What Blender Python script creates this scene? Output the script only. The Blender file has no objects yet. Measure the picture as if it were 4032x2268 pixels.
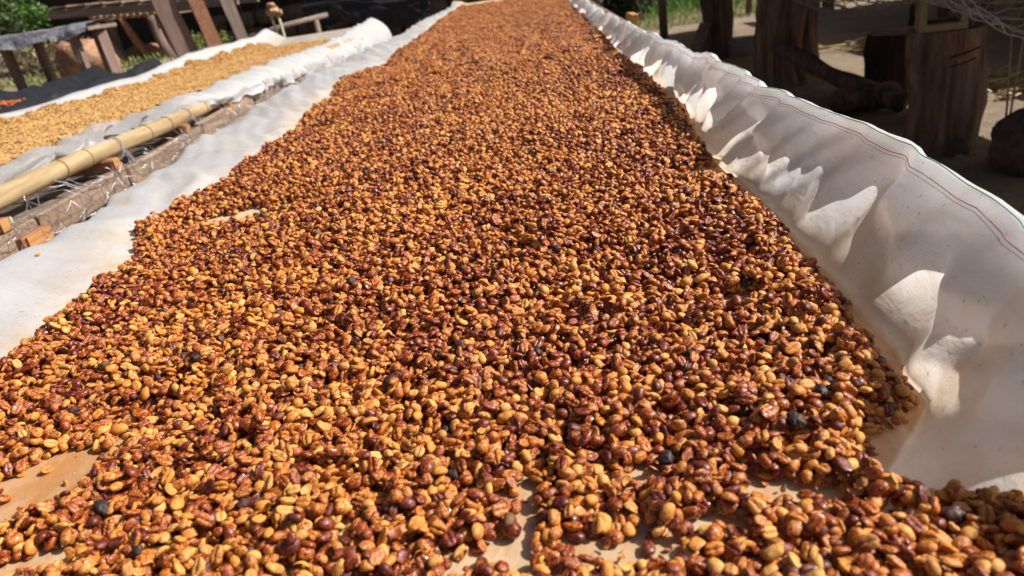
import bpy, bmesh, math, random
import numpy as np
from mathutils import Matrix, Vector
random.seed(7)
rng = np.random.default_rng(11)
SC = bpy.context.scene
COL = SC.collection

# ------------------------------------------------------------------ camera
cam_d = bpy.data.cameras.new('camera')
cam = bpy.data.objects.new('camera', cam_d)
COL.objects.link(cam)
CAMP = np.array([0.0, 0.0, 0.34])
ROT = np.array([[0.98951336, 0.12166866, 0.07784634],
                [0.02080871, 0.41324786, -0.9103808],
                [-0.14293465, 0.90245385, 0.40638251]])
m = Matrix([list(ROT[i]) + [CAMP[i]] for i in range(3)] + [[0, 0, 0, 1]])
cam.matrix_world = m
cam_d.sensor_width = 36.0
cam_d.lens = 25.0
cam_d.clip_start = 0.02
cam_d.clip_end = 600.0
cam_d.dof.use_dof = True
cam_d.dof.focus_distance = 0.80
cam_d.dof.aperture_fstop = 7.5
SC.camera = cam

# ------------------------------------------------------------------ light
SUN_EL = math.radians(43)
SUN_AZ = math.radians(5)           # angle of the sun from +X towards +Y
sdir = Vector((math.cos(SUN_EL) * math.cos(SUN_AZ), math.cos(SUN_EL) * math.sin(SUN_AZ), math.sin(SUN_EL)))
world = bpy.data.worlds.new('World')
SC.world = world
world.use_nodes = True
wn = world.node_tree.nodes
wl = world.node_tree.links
sky = wn.new('ShaderNodeTexSky')
sky.sky_type = 'NISHITA'
sky.sun_disc = False
sky.sun_elevation = SUN_EL
sky.sun_rotation = math.atan2(sdir.x, sdir.y)
sky.altitude = 200
sky.dust_density = 5.0
sky.air_density = 0.8
sky.ozone_density = 0.6
wl.new(sky.outputs[0], wn['Background'].inputs[0])
wn['Background'].inputs[1].default_value = 0.05
sun_d = bpy.data.lights.new('sun', 'SUN')
sun_d.energy = 5.0
sun_d.angle = math.radians(0.53)
sun_d.color = (1.0, 0.965, 0.92)
sun = bpy.data.objects.new('sun', sun_d)
sun.rotation_euler = sdir.to_track_quat('Z', 'Y').to_euler()
COL.objects.link(sun)
vs = SC.view_settings
vs.view_transform = 'Standard'
vs.look = 'None'
vs.exposure = 0.55
vs.gamma = 1.0
vs.use_curve_mapping = False
SC.render.engine = 'CYCLES'
SC.cycles.use_denoising = True
SC.cycles.max_bounces = 7
SC.cycles.diffuse_bounces = 3
SC.cycles.glossy_bounces = 2
SC.cycles.transmission_bounces = 4
SC.cycles.transparent_max_bounces = 8
SC.cycles.sample_clamp_indirect = 6.0
SC.cycles.use_adaptive_sampling = False

# ------------------------------------------------------------------ helpers
def sstep(a, b, x):
    t = np.clip((np.asarray(x, float) - a) / (b - a), 0, 1)
    return t * t * (3 - 2 * t)

def _hash(ix, iy, seed):
    n = (ix.astype(np.int64) * 374761393 + iy.astype(np.int64) * 668265263 + seed * 1442695041) & 0x7fffffff
    n = ((n ^ (n >> 13)) * 1274126177) & 0x7fffffff
    n = (n ^ (n >> 16)) & 0x7fffffff
    return (n % 100003) / 100003.0

def noise2(x, y, seed=0):
    x = np.asarray(x, float); y = np.asarray(y, float)
    x, y = np.broadcast_arrays(x, y)
    ix = np.floor(x); iy = np.floor(y)
    fx = x - ix; fy = y - iy
    fx = fx * fx * (3 - 2 * fx); fy = fy * fy * (3 - 2 * fy)
    a = _hash(ix, iy, seed); b = _hash(ix + 1, iy, seed)
    c = _hash(ix, iy + 1, seed); d = _hash(ix + 1, iy + 1, seed)
    return (a * (1 - fx) + b * fx) * (1 - fy) + (c * (1 - fx) + d * fx) * fy

def fbm(x, y, seed=0, o=3):
    s = 0; a = 0.5; t = 0
    for k in range(o):
        s = s + a * noise2(np.asarray(x) * 2 ** k, np.asarray(y) * 2 ** k, seed + 17 * k); t += a; a *= 0.5
    return s / t

def fold(y, h, ang, lam, seed, warp=1.6, asym=.62, lo=.3, hi=.6):
    """creased cloth: skewed triangular folds along a slanted direction, fading in and out"""
    p = (y * math.cos(ang) + h * math.sin(ang)) / lam + warp * fbm(y * 4.5, h * 5, seed, 2)
    f = p - np.floor(p)
    w = np.where(f < asym, f / asym, (1 - f) / (1 - asym))
    return w * sstep(lo, hi, noise2(y * 5 + seed, h * 6, seed + 1))

def mesh(name, verts, faces, mat=None, parent=None, smooth=True, mats=None, fmat=None):
    me = bpy.data.meshes.new(name)
    verts = np.asarray(verts, float).reshape(-1, 3)
    me.from_pydata(verts.tolist(), [], [tuple(int(i) for i in f) for f in faces])
    if mat: me.materials.append(mat)
    for mm in (mats or []): me.materials.append(mm)
    if fmat is not None: me.polygons.foreach_set('material_index', np.asarray(fmat, np.int32))
    if smooth: me.polygons.foreach_set('use_smooth', np.ones(len(me.polygons), bool))
    me.update()
    o = bpy.data.objects.new(name, me)
    COL.objects.link(o)
    if parent: o.parent = parent
    return o

def grid_faces(nr, nc, close=False):
    f = []
    for i in range(nr - 1):
        for j in range(nc - 1 if not close else nc):
            k = (j + 1) % nc
            f.append((i * nc + j, i * nc + k, (i + 1) * nc + k, (i + 1) * nc + j))
    return f

def tag(o, label=None, cat=None, group=None, kind=None):
    if label: o['label'] = label
    if cat: o['category'] = cat
    if group: o['group'] = group
    if kind: o['kind'] = kind
    return o

def thing(name, label, cat, loc=(0, 0, 0), rz=0.0, group=None):
    o = bpy.data.objects.new(name, None)
    COL.objects.link(o)
    o.location = loc; o.rotation_euler = (0, 0, rz)
    o.empty_display_size = 0.05
    return tag(o, label, cat, group)

class MB:
    """collects shapes in one mesh"""
    def __init__(s): s.v = []; s.f = []
    def add(s, v, f):
        b = len(s.v)
        s.v.extend([tuple(p) for p in v]); s.f.extend([tuple(i + b for i in q) for q in f]); return s
    def box(s, c, size, R=None, bev=0.0, jit=0.0):
        sx, sy, sz = [q / 2 for q in size]
        bv = min(bev, sx * .8, sy * .8, sz * .8)
        bm = bmesh.new()
        bmesh.ops.create_cube(bm, size=1.0)
        for v in bm.verts: v.co = Vector((v.co.x * 2 * sx, v.co.y * 2 * sy, v.co.z * 2 * sz))
        if bv > 0: bmesh.ops.bevel(bm, geom=bm.edges[:], offset=bv, segments=1, affect='EDGES')
        if jit > 0:
            for v in bm.verts: v.co += Vector([random.uniform(-jit, jit) for _ in range(3)])
        bm.verts.index_update()
        v = [v.co.copy() for v in bm.verts]; f = [[q.index for q in p.verts] for p in bm.faces]
        bm.free()
        if R is not None: v = [R @ p for p in v]
        return s.add([p + Vector(c) for p in v], f)
    def tube(s, pts, radii, n=8, cap=True, fn=None, twist=0.0):
        pts = [Vector(p) for p in pts]
        if not hasattr(radii, '__len__'): radii = [radii] * len(pts)
        rows = []
        up = None
        for i, p in enumerate(pts):
            d = (pts[min(i + 1, len(pts) - 1)] - pts[max(i - 1, 0)]).normalized()
            if up is None:
                up = Vector((0, 0, 1)) if abs(d.z) < .9 else Vector((1, 0, 0))
            a = d.cross(up).normalized(); b = a.cross(d).normalized(); up = b
            for k in range(n):
                t = 2 * math.pi * k / n + twist * i
                r = radii[i] * (fn(i, t, p) if fn else 1.0)
                rows.append(p + a * math.cos(t) * r + b * math.sin(t) * r)
        f = grid_faces(len(pts), n, True)
        if cap:
            f.append(tuple(range(n))[::-1]); f.append(tuple((len(pts) - 1) * n + k for k in range(n)))
        return s.add(rows, f)
    def build(s, name, mat, parent=None, smooth=False):
        return mesh(name, s.v, s.f, mat, parent, smooth)

def rotz(a): return Matrix.Rotation(a, 3, 'Z')
def along(p, q):
    d = (Vector(q) - Vector(p)); return d.to_track_quat('X', 'Z').to_matrix()
def beam(p, q, w, h, bev=.004, jit=0.0):
    p = Vector(p); q = Vector(q)
    return MB().box((p + q) / 2, ((q - p).length, w, h), along(p, q), bev, jit)

# ------------------------------------------------------------------ materials
def newmat(name):
    mt = bpy.data.materials.new(name); mt.use_nodes = True
    nt = mt.node_tree; nt.nodes.clear()
    out = nt.nodes.new('ShaderNodeOutputMaterial')
    return mt, nt, out
def N(nt, typ, **kw):
    n = nt.nodes.new(typ)
    for k, v in kw.items(): setattr(n, k, v)
    return n
def L(nt, a, b): nt.links.new(a, b)
def texco(nt, kind='Object', scale=(1, 1, 1)):
    tc = N(nt, 'ShaderNodeTexCoord'); mp = N(nt, 'ShaderNodeMapping')
    mp.inputs['Scale'].default_value = scale
    L(nt, tc.outputs[kind], mp.inputs[0]); return mp.outputs[0]
def noise_n(nt, vec, scale, detail=4, rough=.55, dist=0.0):
    n = N(nt, 'ShaderNodeTexNoise'); n.inputs['Scale'].default_value = scale
    n.inputs['Detail'].default_value = detail; n.inputs['Roughness'].default_value = rough
    n.inputs['Distortion'].default_value = dist
    if vec is not None: L(nt, vec, n.inputs['Vector'])
    return n.outputs['Fac']
def ramp(nt, fac, stops):
    r = N(nt, 'ShaderNodeValToRGB')
    while len(r.color_ramp.elements) < len(stops): r.color_ramp.elements.new(0.5)
    for e, (p, c) in zip(r.color_ramp.elements, stops):
        e.position = p; e.color = (c[0], c[1], c[2], 1)
    if fac is not None: L(nt, fac, r.inputs[0])
    return r.outputs[0]
def mixc(nt, fac, a, b, typ='MIX'):
    n = N(nt, 'ShaderNodeMix', data_type='RGBA', blend_type=typ)
    for s, v in ((0, fac), (6, a), (7, b)):
        if hasattr(v, 'links'): L(nt, v, n.inputs[s])
        elif s == 0: n.inputs[0].default_value = v
        else: n.inputs[s].default_value = (v[0], v[1], v[2], 1)
    return n.outputs[2]
def math_n(nt, op, a, b=None, clamp=False):
    n = N(nt, 'ShaderNodeMath', operation=op, use_clamp=clamp)
    for i, v in enumerate((a, b)):
        if v is None: continue
        if hasattr(v, 'links'): L(nt, v, n.inputs[i])
        else: n.inputs[i].default_value = v
    return n.outputs[0]
def bump(nt, h, dist, strength=1.0):
    b = N(nt, 'ShaderNodeBump'); b.inputs['Distance'].default_value = dist; b.inputs['Strength'].default_value = strength
    L(nt, h, b.inputs['Height']); return b.outputs[0]
def principled(nt, out, col, rough=.7, nrm=None, spec=.4, coat=0.0):
    p = N(nt, 'ShaderNodeBsdfPrincipled')
    if hasattr(col, 'links'): L(nt, col, p.inputs['Base Color'])
    else: p.inputs['Base Color'].default_value = (*col, 1)
    if hasattr(rough, 'links'): L(nt, rough, p.inputs['Roughness'])
    else: p.inputs['Roughness'].default_value = rough
    p.inputs['Specular IOR Level'].default_value = spec
    p.inputs['Coat Weight'].default_value = coat
    p.inputs['Coat Roughness'].default_value = .12
    if nrm is not None: L(nt, nrm, p.inputs['Normal'])
    L(nt, p.outputs[0], out.inputs[0]); return p

def wood_mat(name, c0, c1, c2, axis=0, sc=18, rough=.8, bd=.004):
    mt, nt, out = newmat(name)
    s = [1, 1, 1]; s[axis] = .07
    v = texco(nt, 'Object', tuple(s))
    n1 = noise_n(nt, v, sc * 3, 6, .65, .6)
    v2 = texco(nt, 'Object')
    n2 = noise_n(nt, v2, 6, 4)
    c = ramp(nt, n1, [(.28, c0), (.52, c1), (.75, c2)])
    c = mixc(nt, math_n(nt, 'MULTIPLY', n2, .55), c, c0)
    principled(nt, out, c, rough, bump(nt, n1, bd), .2)
    return mt

def rough_mat(name, stops, sc=20, bd=.004, rough=.85, detail=6, spec=.2):
    mt, nt, out = newmat(name)
    v = texco(nt, 'Object')
    n1 = noise_n(nt, v, sc, detail, .62, .3)
    n2 = noise_n(nt, v, sc * .22, 3)
    f = math_n(nt, 'ADD', math_n(nt, 'MULTIPLY', n1, .65), math_n(nt, 'MULTIPLY', n2, .35))
    principled(nt, out, ramp(nt, f, stops), rough, bump(nt, n1, bd), spec)
    return mt

def leaf_mat(name, c0, c1, tr=.35):
    mt, nt, out = newmat(name)
    oi = N(nt, 'ShaderNodeNewGeometry')
    c = ramp(nt, oi.outputs['Random Per Island'], [(0, c0), (1, c1)])
    d = N(nt, 'ShaderNodeBsdfPrincipled'); L(nt, c, d.inputs['Base Color']); d.inputs['Roughness'].default_value = .5
    t = N(nt, 'ShaderNodeBsdfTranslucent'); L(nt, c, t.inputs[0])
    mx = N(nt, 'ShaderNodeMixShader'); mx.inputs[0].default_value = tr
    L(nt, d.outputs[0], mx.inputs[1]); L(nt, t.outputs[0], mx.inputs[2]); L(nt, mx.outputs[0], out.inputs[0])
    return mt

def cloth_mat(name, base, stain1, stain2, trans=.42, gloss=.10, thr=.10, weave=True):
    mt, nt, out = newmat(name)
    v = texco(nt, 'Object')
    at = N(nt, 'ShaderNodeAttribute'); at.attribute_name = 'stain'
    n1 = noise_n(nt, v, 9, 6, .6, .4)
    n2 = noise_n(nt, v, 45, 6, .7, .3)
    vs_ = texco(nt, 'Object', (1, .25, 1)); n3 = noise_n(nt, vs_, 26, 5, .6, .8)
    a = math_n(nt, 'ADD', at.outputs['Fac'], math_n(nt, 'MULTIPLY', math_n(nt, 'SUBTRACT', n1, .5), 1.1))
    a = math_n(nt, 'ADD', a, math_n(nt, 'MULTIPLY', math_n(nt, 'SUBTRACT', n2, .5), .35))
    f1 = N(nt, 'ShaderNodeMapRange'); f1.inputs[1].default_value = .12; f1.inputs[2].default_value = .62; L(nt, a, f1.inputs[0])
    c = mixc(nt, f1.outputs[0], base, stain1)
    f2 = N(nt, 'ShaderNodeMapRange'); f2.inputs[1].default_value = .70; f2.inputs[2].default_value = 1.12
    L(nt, math_n(nt, 'ADD', a, math_n(nt, 'MULTIPLY', math_n(nt, 'SUBTRACT', n3, .5), .9)), f2.inputs[0])
    c = mixc(nt, f2.outputs[0], c, stain2)
    # small specks and smudges
    sp = N(nt, 'ShaderNodeMapRange'); sp.inputs[1].default_value = .67; sp.inputs[2].default_value = .74; L(nt, noise_n(nt, v, 160, 2, .5), sp.inputs[0])
    at2 = math_n(nt, 'MULTIPLY', sp.outputs[0], .5)
    c = mixc(nt, at2, c, (.32, .22, .13))
    # woven threads
    w1 = N(nt, 'ShaderNodeTexWave', bands_direction='Y'); w1.inputs['Scale'].default_value = 290; w1.inputs['Distortion'].default_value = .6
    L(nt, v, w1.inputs['Vector'])
    w2 = N(nt, 'ShaderNodeTexWave', bands_direction='X'); w2.inputs['Scale'].default_value = 290; w2.inputs['Distortion'].default_value = .6
    L(nt, v, w2.inputs['Vector'])
    strk = noise_n(nt, texco(nt, 'Object', (1, .03, 1)), 240, 3, .6)
    h = math_n(nt, 'ADD', math_n(nt, 'ADD', w1.outputs['Fac'], w2.outputs['Fac']), math_n(nt, 'MULTIPLY', strk, 2.0))
    wr = noise_n(nt, v, 34, 5, .6, .5)
    bn = N(nt, 'ShaderNodeBump'); bn.inputs['Distance'].default_value = .00022; bn.inputs['Strength'].default_value = .22; L(nt, h, bn.inputs['Height'])
    b2 = N(nt, 'ShaderNodeBump'); b2.inputs['Distance'].default_value = .004; b2.inputs['Strength'].default_value = .5; L(nt, wr, b2.inputs['Height']); L(nt, bn.outputs[0], b2.inputs['Normal'])
    dcol = mixc(nt, math_n(nt, 'MULTIPLY', strk, .22), c, (.45, .44, .42))
    df = N(nt, 'ShaderNodeBsdfDiffuse'); L(nt, dcol, df.inputs[0]); L(nt, b2.outputs[0], df.inputs['Normal'])
    tl = N(nt, 'ShaderNodeBsdfTranslucent'); L(nt, dcol, tl.inputs[0]); L(nt, b2.outputs[0], tl.inputs['Normal'])
    gl = N(nt, 'ShaderNodeBsdfGlossy'); gl.inputs['Roughness'].default_value = .36; gl.inputs[0].default_value = (1, 1, 1, 1); L(nt, b2.outputs[0], gl.inputs['Normal'])
    tp = N(nt, 'ShaderNodeBsdfTransparent')
    tr_ = N(nt, 'ShaderNodeAttribute'); tr_.attribute_name = 'single'
    m1 = N(nt, 'ShaderNodeMixShader'); L(nt, math_n(nt, 'ADD', math_n(nt, 'MULTIPLY', tr_.outputs['Fac'], .36), trans, True), m1.inputs[0]); L(nt, df.outputs[0], m1.inputs[1]); L(nt, tl.outputs[0], m1.inputs[2])
    m2 = N(nt, 'ShaderNodeMixShader'); m2.inputs[0].default_value = gloss; L(nt, m1.outputs[0], m2.inputs[1]); L(nt, gl.outputs[0], m2.inputs[2])
    sh_ = N(nt, 'ShaderNodeAttribute'); sh_.attribute_name = 'sheer'
    m3 = N(nt, 'ShaderNodeMixShader'); L(nt, math_n(nt, 'ADD', math_n(nt, 'MULTIPLY', sh_.outputs['Fac'], .5), thr), m3.inputs[0]); L(nt, m2.outputs[0], m3.inputs[1]); L(nt, tp.outputs[0], m3.inputs[2])
    L(nt, m3.outputs[0], out.inputs[0])
    return mt

def bean_mat(name, gold, gold2, red, dark, cover_bias=0.0, gloss=.32, coat=.24):
    mt, nt, out = newmat(name)
    at = N(nt, 'ShaderNodeAttribute', attribute_type='INSTANCER'); at.attribute_name = 'tintv'
    sx = N(nt, 'ShaderNodeSeparateXYZ'); L(nt, at.outputs['Vector'], sx.inputs[0])
    cov, hue, blk = sx.outputs
    tc = N(nt, 'ShaderNodeTexCoord')
    off = N(nt, 'ShaderNodeVectorMath', operation='SCALE'); L(nt, at.outputs['Vector'], off.inputs[0]); off.inputs['Scale'].default_value = 37.0
    ad = N(nt, 'ShaderNodeVectorMath', operation='ADD'); L(nt, tc.outputs['Object'], ad.inputs[0]); L(nt, off.outputs[0], ad.inputs[1])
    n1 = noise_n(nt, ad.outputs[0], 400, 4, .66, 1.8)
    n2 = noise_n(nt, ad.outputs[0], 900, 3, .6)
    a = math_n(nt, 'ADD', math_n(nt, 'MULTIPLY', math_n(nt, 'SUBTRACT', n1, .5), 2.7), math_n(nt, 'MULTIPLY', math_n(nt, 'SUBTRACT', n2, .5), .55))
    bt = N(nt, 'ShaderNodeAttribute'); bt.attribute_name = 'bt'
    a = math_n(nt, 'ADD', math_n(nt, 'ADD', a, math_n(nt, 'ADD', cov, bt.outputs['Fac'])), .5)
    mr = N(nt, 'ShaderNodeMapRange'); mr.inputs[1].default_value = .72 - cover_bias; mr.inputs[2].default_value = 1.04 - cover_bias; L(nt, a, mr.inputs[0])
    sm = N(nt, 'ShaderNodeAttribute'); sm.attribute_name = 'seam'
    base = mixc(nt, hue, gold, gold2)
    base = mixc(nt, math_n(nt, 'MULTIPLY', math_n(nt, 'SUBTRACT', n2, .3), .35, True), base, red)
    f = math_n(nt, 'ADD', mr.outputs[0], math_n(nt, 'MULTIPLY', sm.outputs['Fac'], .55), True)
    md = N(nt, 'ShaderNodeMapRange'); md.inputs[1].default_value = 1.04 - cover_bias; md.inputs[2].default_value = 1.5 - cover_bias; L(nt, a, md.inputs[0])
    rd = mixc(nt, md.outputs[0], red, dark)
    c = mixc(nt, f, base, rd)
    c = mixc(nt, blk, c, (.022, .013, .012))
    rg = N(nt, 'ShaderNodeMapRange'); rg.inputs[3].default_value = gloss + .26; rg.inputs[4].default_value = gloss - .02; L(nt, math_n(nt, 'SUBTRACT', math_n(nt, 'SUBTRACT', f, math_n(nt, 'MULTIPLY', blk, .7)), math_n(nt, 'MULTIPLY', hue, .55), True), rg.inputs[0])
    p = principled(nt, out, c, rg.outputs[0], bump(nt, math_n(nt, 'ADD', n1, math_n(nt, 'MULTIPLY', n2, .5)), .0006, .7), .45, 0.0)
    L(nt, math_n(nt, 'MULTIPLY', math_n(nt, 'MULTIPLY', f, coat), math_n(nt, 'SUBTRACT', math_n(nt, 'SUBTRACT', 1.0, hue), blk, True)), p.inputs['Coat Weight'])
    p.inputs['Coat Tint'].default_value = (1, .9, .8, 1)
    return mt

M_CLOTH = cloth_mat('white_mesh_cloth', (.90, .90, .90), (.80, .585, .35), (.62, .27, .07), trans=.30, gloss=.07, thr=.03)
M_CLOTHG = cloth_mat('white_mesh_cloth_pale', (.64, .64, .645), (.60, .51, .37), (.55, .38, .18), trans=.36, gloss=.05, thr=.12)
M_HEM = cloth_mat('pale_green_selvage', (.82, .86, .845), (.6, .65, .6), (.5, .5, .5), trans=.72, gloss=.03, thr=.08)
M_RED = rough_mat('red_thread', [(.3, (.50, .16, .17)), (.7, (.62, .27, .28))], 300, .0003)
M_GREEN = rough_mat('green_thread', [(.3, (.22, .46, .42)), (.7, (.36, .58, .52))], 300, .0003)
M_HONEY = bean_mat('honey_bean', (.60, .224, .029), (.66, .36, .09), (.295, .048, .007), (.062, .008, .006))
M_GOLD = bean_mat('gold_parchment_bean', (.51, .29, .085), (.60, .39, .155), (.33, .155, .04), (.20, .08, .02), -.05, .42, .1)
M_CHERRY = bean_mat('drying_cherry', (.50, .13, .025), (.55, .2, .04), (.35, .06, .015), (.12, .02, .01), 0.1, .35, .2)
M_GREYW = wood_mat('weathered_grey_wood', (.12, .08, .055), (.30, .21, .15), (.45, .34, .26), 1, 14)
M_GREYX = wood_mat('weathered_grey_wood_x', (.10, .075, .06), (.24, .185, .15), (.37, .30, .25), 0, 14)
M_GREYZ = wood_mat('weathered_grey_wood_z', (.12, .09, .075), (.25, .19, .155), (.36, .28, .23), 2, 14)
M_PINKZ = wood_mat('pinkish_rough_board', (.13, .085, .07), (.235, .155, .125), (.34, .24, .20), 2, 9)
M_ORANGE = wood_mat('fresh_orange_wood', (.24, .10, .035), (.46, .235, .085), (.58, .35, .16), 1, 16)
M_REDW = wood_mat('reddish_plank_wood', (.16, .07, .04), (.34, .16, .09), (.46, .26, .16), 1, 12)
M_BAMBOO = wood_mat('dry_bamboo', (.17, .11, .055), (.43, .315, .17), (.60, .475, .30), 1, 8, .6, .003)
M_NODE = rough_mat('bamboo_node_ring', [(.3, (.13, .07, .03)), (.7, (.32, .2, .09))], 60, .001)
M_BARK = wood_mat('rough_bark', (.05, .034, .027), (.17, .115, .088), (.34, .25, .20), 2, 9, .9, .02)
M_BARKL = wood_mat('brown_streaked_bark', (.065, .038, .028), (.30, .20, .145), (.58, .45, .35), 2, 6, .9, .03)
M_BARK_SHADE = wood_mat('shade_darkened_bark', (.02, .013, .011), (.055, .036, .029), (.11, .08, .065), 2, 8, .9, .02)  # bark darkened to paint in the deep shade around the short stump
M_CUT = wood_mat('sawn_wood_top', (.20, .15, .11), (.32, .25, .2), (.42, .35, .28), 0, 12)
M_CONC = rough_mat('grey_concrete_block', [(.3, (.20, .185, .165)), (.55, (.30, .285, .26)), (.75, (.38, .36, .33))], 40, .004)
M_BUFF = rough_mat('buff_concrete_block', [(.3, (.25, .20, .125)), (.55, (.34, .28, .18)), (.75, (.42, .36, .25))], 40, .003)
M_PLAST = rough_mat('black_plastic_sheet', [(.3, (.009, .009, .010)), (.7, (.022, .022, .025))], 12, .006, .40, 4, .28)
M_GPLAST = rough_mat('dusty_grey_plastic', [(.3, (.10, .10, .115)), (.5, (.20, .20, .22)), (.75, (.36, .36, .39))], 14, .02, .45, 4, .4)
M_WIRE, nt_, out_ = newmat('galvanised_wire')
pw = principled(nt_, out_, (.42, .42, .44), .32, None, .5); pw.inputs['Metallic'].default_value = .85
M_RWIRE = rough_mat('dull_rusty_wire', [(.3, (.26, .22, .21)), (.7, (.46, .41, .40))], 80, .0003, .6)
M_ROCK = rough_mat('dark_speckled_stone', [(.30, (.05, .036, .03)), (.55, (.12, .085, .075)), (.68, (.2, .15, .14)), (.78, (.48, .42, .40))], 26, .012)
M_CLAY = rough_mat('red_clay_rock', [(.3, (.24, .11, .06)), (.55, (.40, .22, .135)), (.75, (.55, .36, .25))], 16, .015)
M_STONE = rough_mat('dark_brown_stone', [(.3, (.07, .05, .038)), (.55, (.13, .095, .07)), (.75, (.2, .155, .12))], 14, .02)
M_LEAF = leaf_mat('green_leaf', (.06, .14, .03), (.17, .30, .07))
M_LEAFD = leaf_mat('dark_leaf', (.02, .035, .015), (.055, .075, .03))
M_DRY = leaf_mat('dry_leaf', (.20, .16, .08), (.38, .32, .18))
M_GRASS = leaf_mat('bank_grass', (.10, .17, .03), (.36, .34, .12))
M_STRAW = leaf_mat('straw', (.40, .27, .11), (.62, .47, .24), .15)
M_PINK = leaf_mat('pink_petal', (.5, .16, .2), (.62, .3, .32))
M_PALE = rough_mat('pale_stalk', [(.3, (.50, .48, .33)), (.7, (.66, .64, .5))], 30, .003)
M_TAN = rough_mat('tan_clump', [(.3, (.30, .19, .10)), (.55, (.48, .34, .19)), (.75, (.62, .52, .34))], 50, .01)
M_SACK = cloth_mat('cream_sack', (.74, .70, .6), (.7, .62, .45), (.6, .5, .3), trans=.2, gloss=.05, thr=0)
M_WALL = rough_mat('pale_plaster', [(.3, (.55, .53, .49)), (.7, (.74, .73, .69))], 6, .01)
M_SHED = wood_mat('dark_shed_board', (.03, .02, .016), (.06, .042, .034), (.10, .072, .058), 2, 8)
M_ROOF = rough_mat('dark_shade_roof', [(.3, (.10, .07, .06)), (.7, (.2, .15, .13))], 8, .01)

def ground_material():
    mt, nt, out = newmat('dusty_earth')
    v = texco(nt, 'Object')
    n1 = noise_n(nt, v, 1.6, 8, .62, .3); n2 = noise_n(nt, v, 14, 6, .65); n3 = noise_n(nt, v, 90, 3, .6)
    c = ramp(nt, n1, [(.30, (.20, .15, .10)), (.50, (.29, .22, .15)), (.72, (.36, .285, .20))])
    c2 = ramp(nt, n2, [(.3, (.14, .10, .075)), (.6, (.31, .24, .17))])
    c = mixc(nt, .4, c, c2)
    st = N(nt, 'ShaderNodeMapRange'); st.inputs[1].default_value = .64; st.inputs[2].default_value = .70; L(nt, n3, st.inputs[0])
    c = mixc(nt, math_n(nt, 'MULTIPLY', st.outputs[0], .6), c, (.16, .12, .09))
    principled(nt, out, c, .92, bump(nt, math_n(nt, 'ADD', n2, n3), .02, .8), .15)
    return mt
M_GROUND = ground_material()

# ------------------------------------------------------------------ ground
def ground_z(x, y):
    x = np.asarray(x, float); y = np.asarray(y, float)
    z = -.78 + .78 * sstep(-3.2, -3.95, x) * sstep(1.5, 4.0, y)
    z = z + .35 * sstep(11.2, 17, y) * sstep(-.5, 1.5, x)
    z = z + .035 * (fbm(x * 1.3, y * 1.3, 5, 4) - .5) + .012 * (fbm(x * 7, y * 7, 6, 2) - .5)
    far = sstep(25, 90, np.hypot(x, y))
    return z * (1 - far) + far * -.5
gx = np.concatenate([-np.geomspace(250, 7, 16), np.linspace(-6.5, 6.5, 150), np.geomspace(7, 250, 16)])
gy = np.concatenate([-np.geomspace(250, 2, 14), np.linspace(-1.5, 20, 220), np.geomspace(21, 300, 16)])
GX, GY = np.meshgrid(gx, gy)
GZ = ground_z(GX, GY)
g = mesh('ground', np.stack([GX, GY, GZ], -1), grid_faces(len(gy), len(gx)), M_GROUND)
tag(g, kind='structure')

# ------------------------------------------------------------------ main bed
def itp(tab):
    xs = np.array([t[0] for t in tab]); ys = np.array([t[1] for t in tab])
    return lambda y: np.interp(y, xs, ys)
XL_RIM = itp([(.1, -.86), (.99, -.854), (1.27, -.851), (1.7, -.895), (2.49, -.965), (3.19, -1.0), (4.39, -.915), (7, -.93), (8.6, -.88)])
XL_BEAN = itp([(.1, -.68), (.68, -.648), (.745, -.652), (.91, -.676), (1.17, -.735), (1.36, -.69), (1.6, -.68), (2.1, -.725), (2.98, -.80), (3.4, -.73), (4.4, -.715), (7.2, -.80), (8.4, -.78)])
XR_FOOT = itp([(.1, .31), (.30, .30), (.335, .282), (.365, .205), (.39, .200), (.425, .232), (.46, .262), (.54, .272), (.62, .272), (.74, .276), (.87, .281), (1.02, .279), (1.28, .288), (1.55, .306), (1.98, .313), (2.43, .312), (9, .31)])
XR_RIM = itp([(.1, .36), (.33, .345), (.38, .310), (.43, .315), (.5, .338), (.66, .356), (.84, .363), (1.05, .350), (1.4, .346), (1.96, .333), (3, .325), (9, .325)])
ZR_RIM = itp([(.1, .125), (.5, .12), (.84, .125), (1.05, .118), (1.4, .122), (1.96, .112), (3, .10), (4, .096), (9, .10)])
XR_BEAN = itp([(.1, .30), (.30, .305), (.345, .268), (.365, .210), (.39, .198), (.43, .226), (.46, .252), (.51, .252), (.67, .250), (.81, .264), (1.1, .252), (1.3, .27), (1.55, .297), (2.46, .302), (2.9, .285), (3.8, .285), (8.4, .30)])

def floor_z(X, Y):
    X = np.asarray(X, float); Y = np.asarray(Y, float)
    z = .010 * (fbm(X * 3.2, Y * 3.2, 21, 2) - .5) + .004 * (fbm(X * 13, Y * 13, 22, 2) - .5)
    xl = XL_BEAN(Y) + .05; xr = XL_RIM(Y)
    t = np.clip((xl - X) / (xl - xr), 0, 1)
    hump = .046 * np.sin(t * math.pi / 2) ** 1.35
    wr = sstep(.05, .5, t) * (.012 * (fbm(X * 6 + Y * 2.2, Y * 5.5 - X * 4, 31, 2) - .5) + .013 * fold(Y, X, .9, .16, 33) + .009 * fold(Y, X, -.6, .13, 34) + .004 * fold(Y, X, 1.2, .05, 36) - .009)
    z = z * (1 - t) + hump + wr
    f = XR_FOOT(Y)
    u = np.clip((X - f) / np.maximum(XR_RIM(Y) - f, .02), 0, 1)
    return z + u * ZR_RIM(Y)

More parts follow.
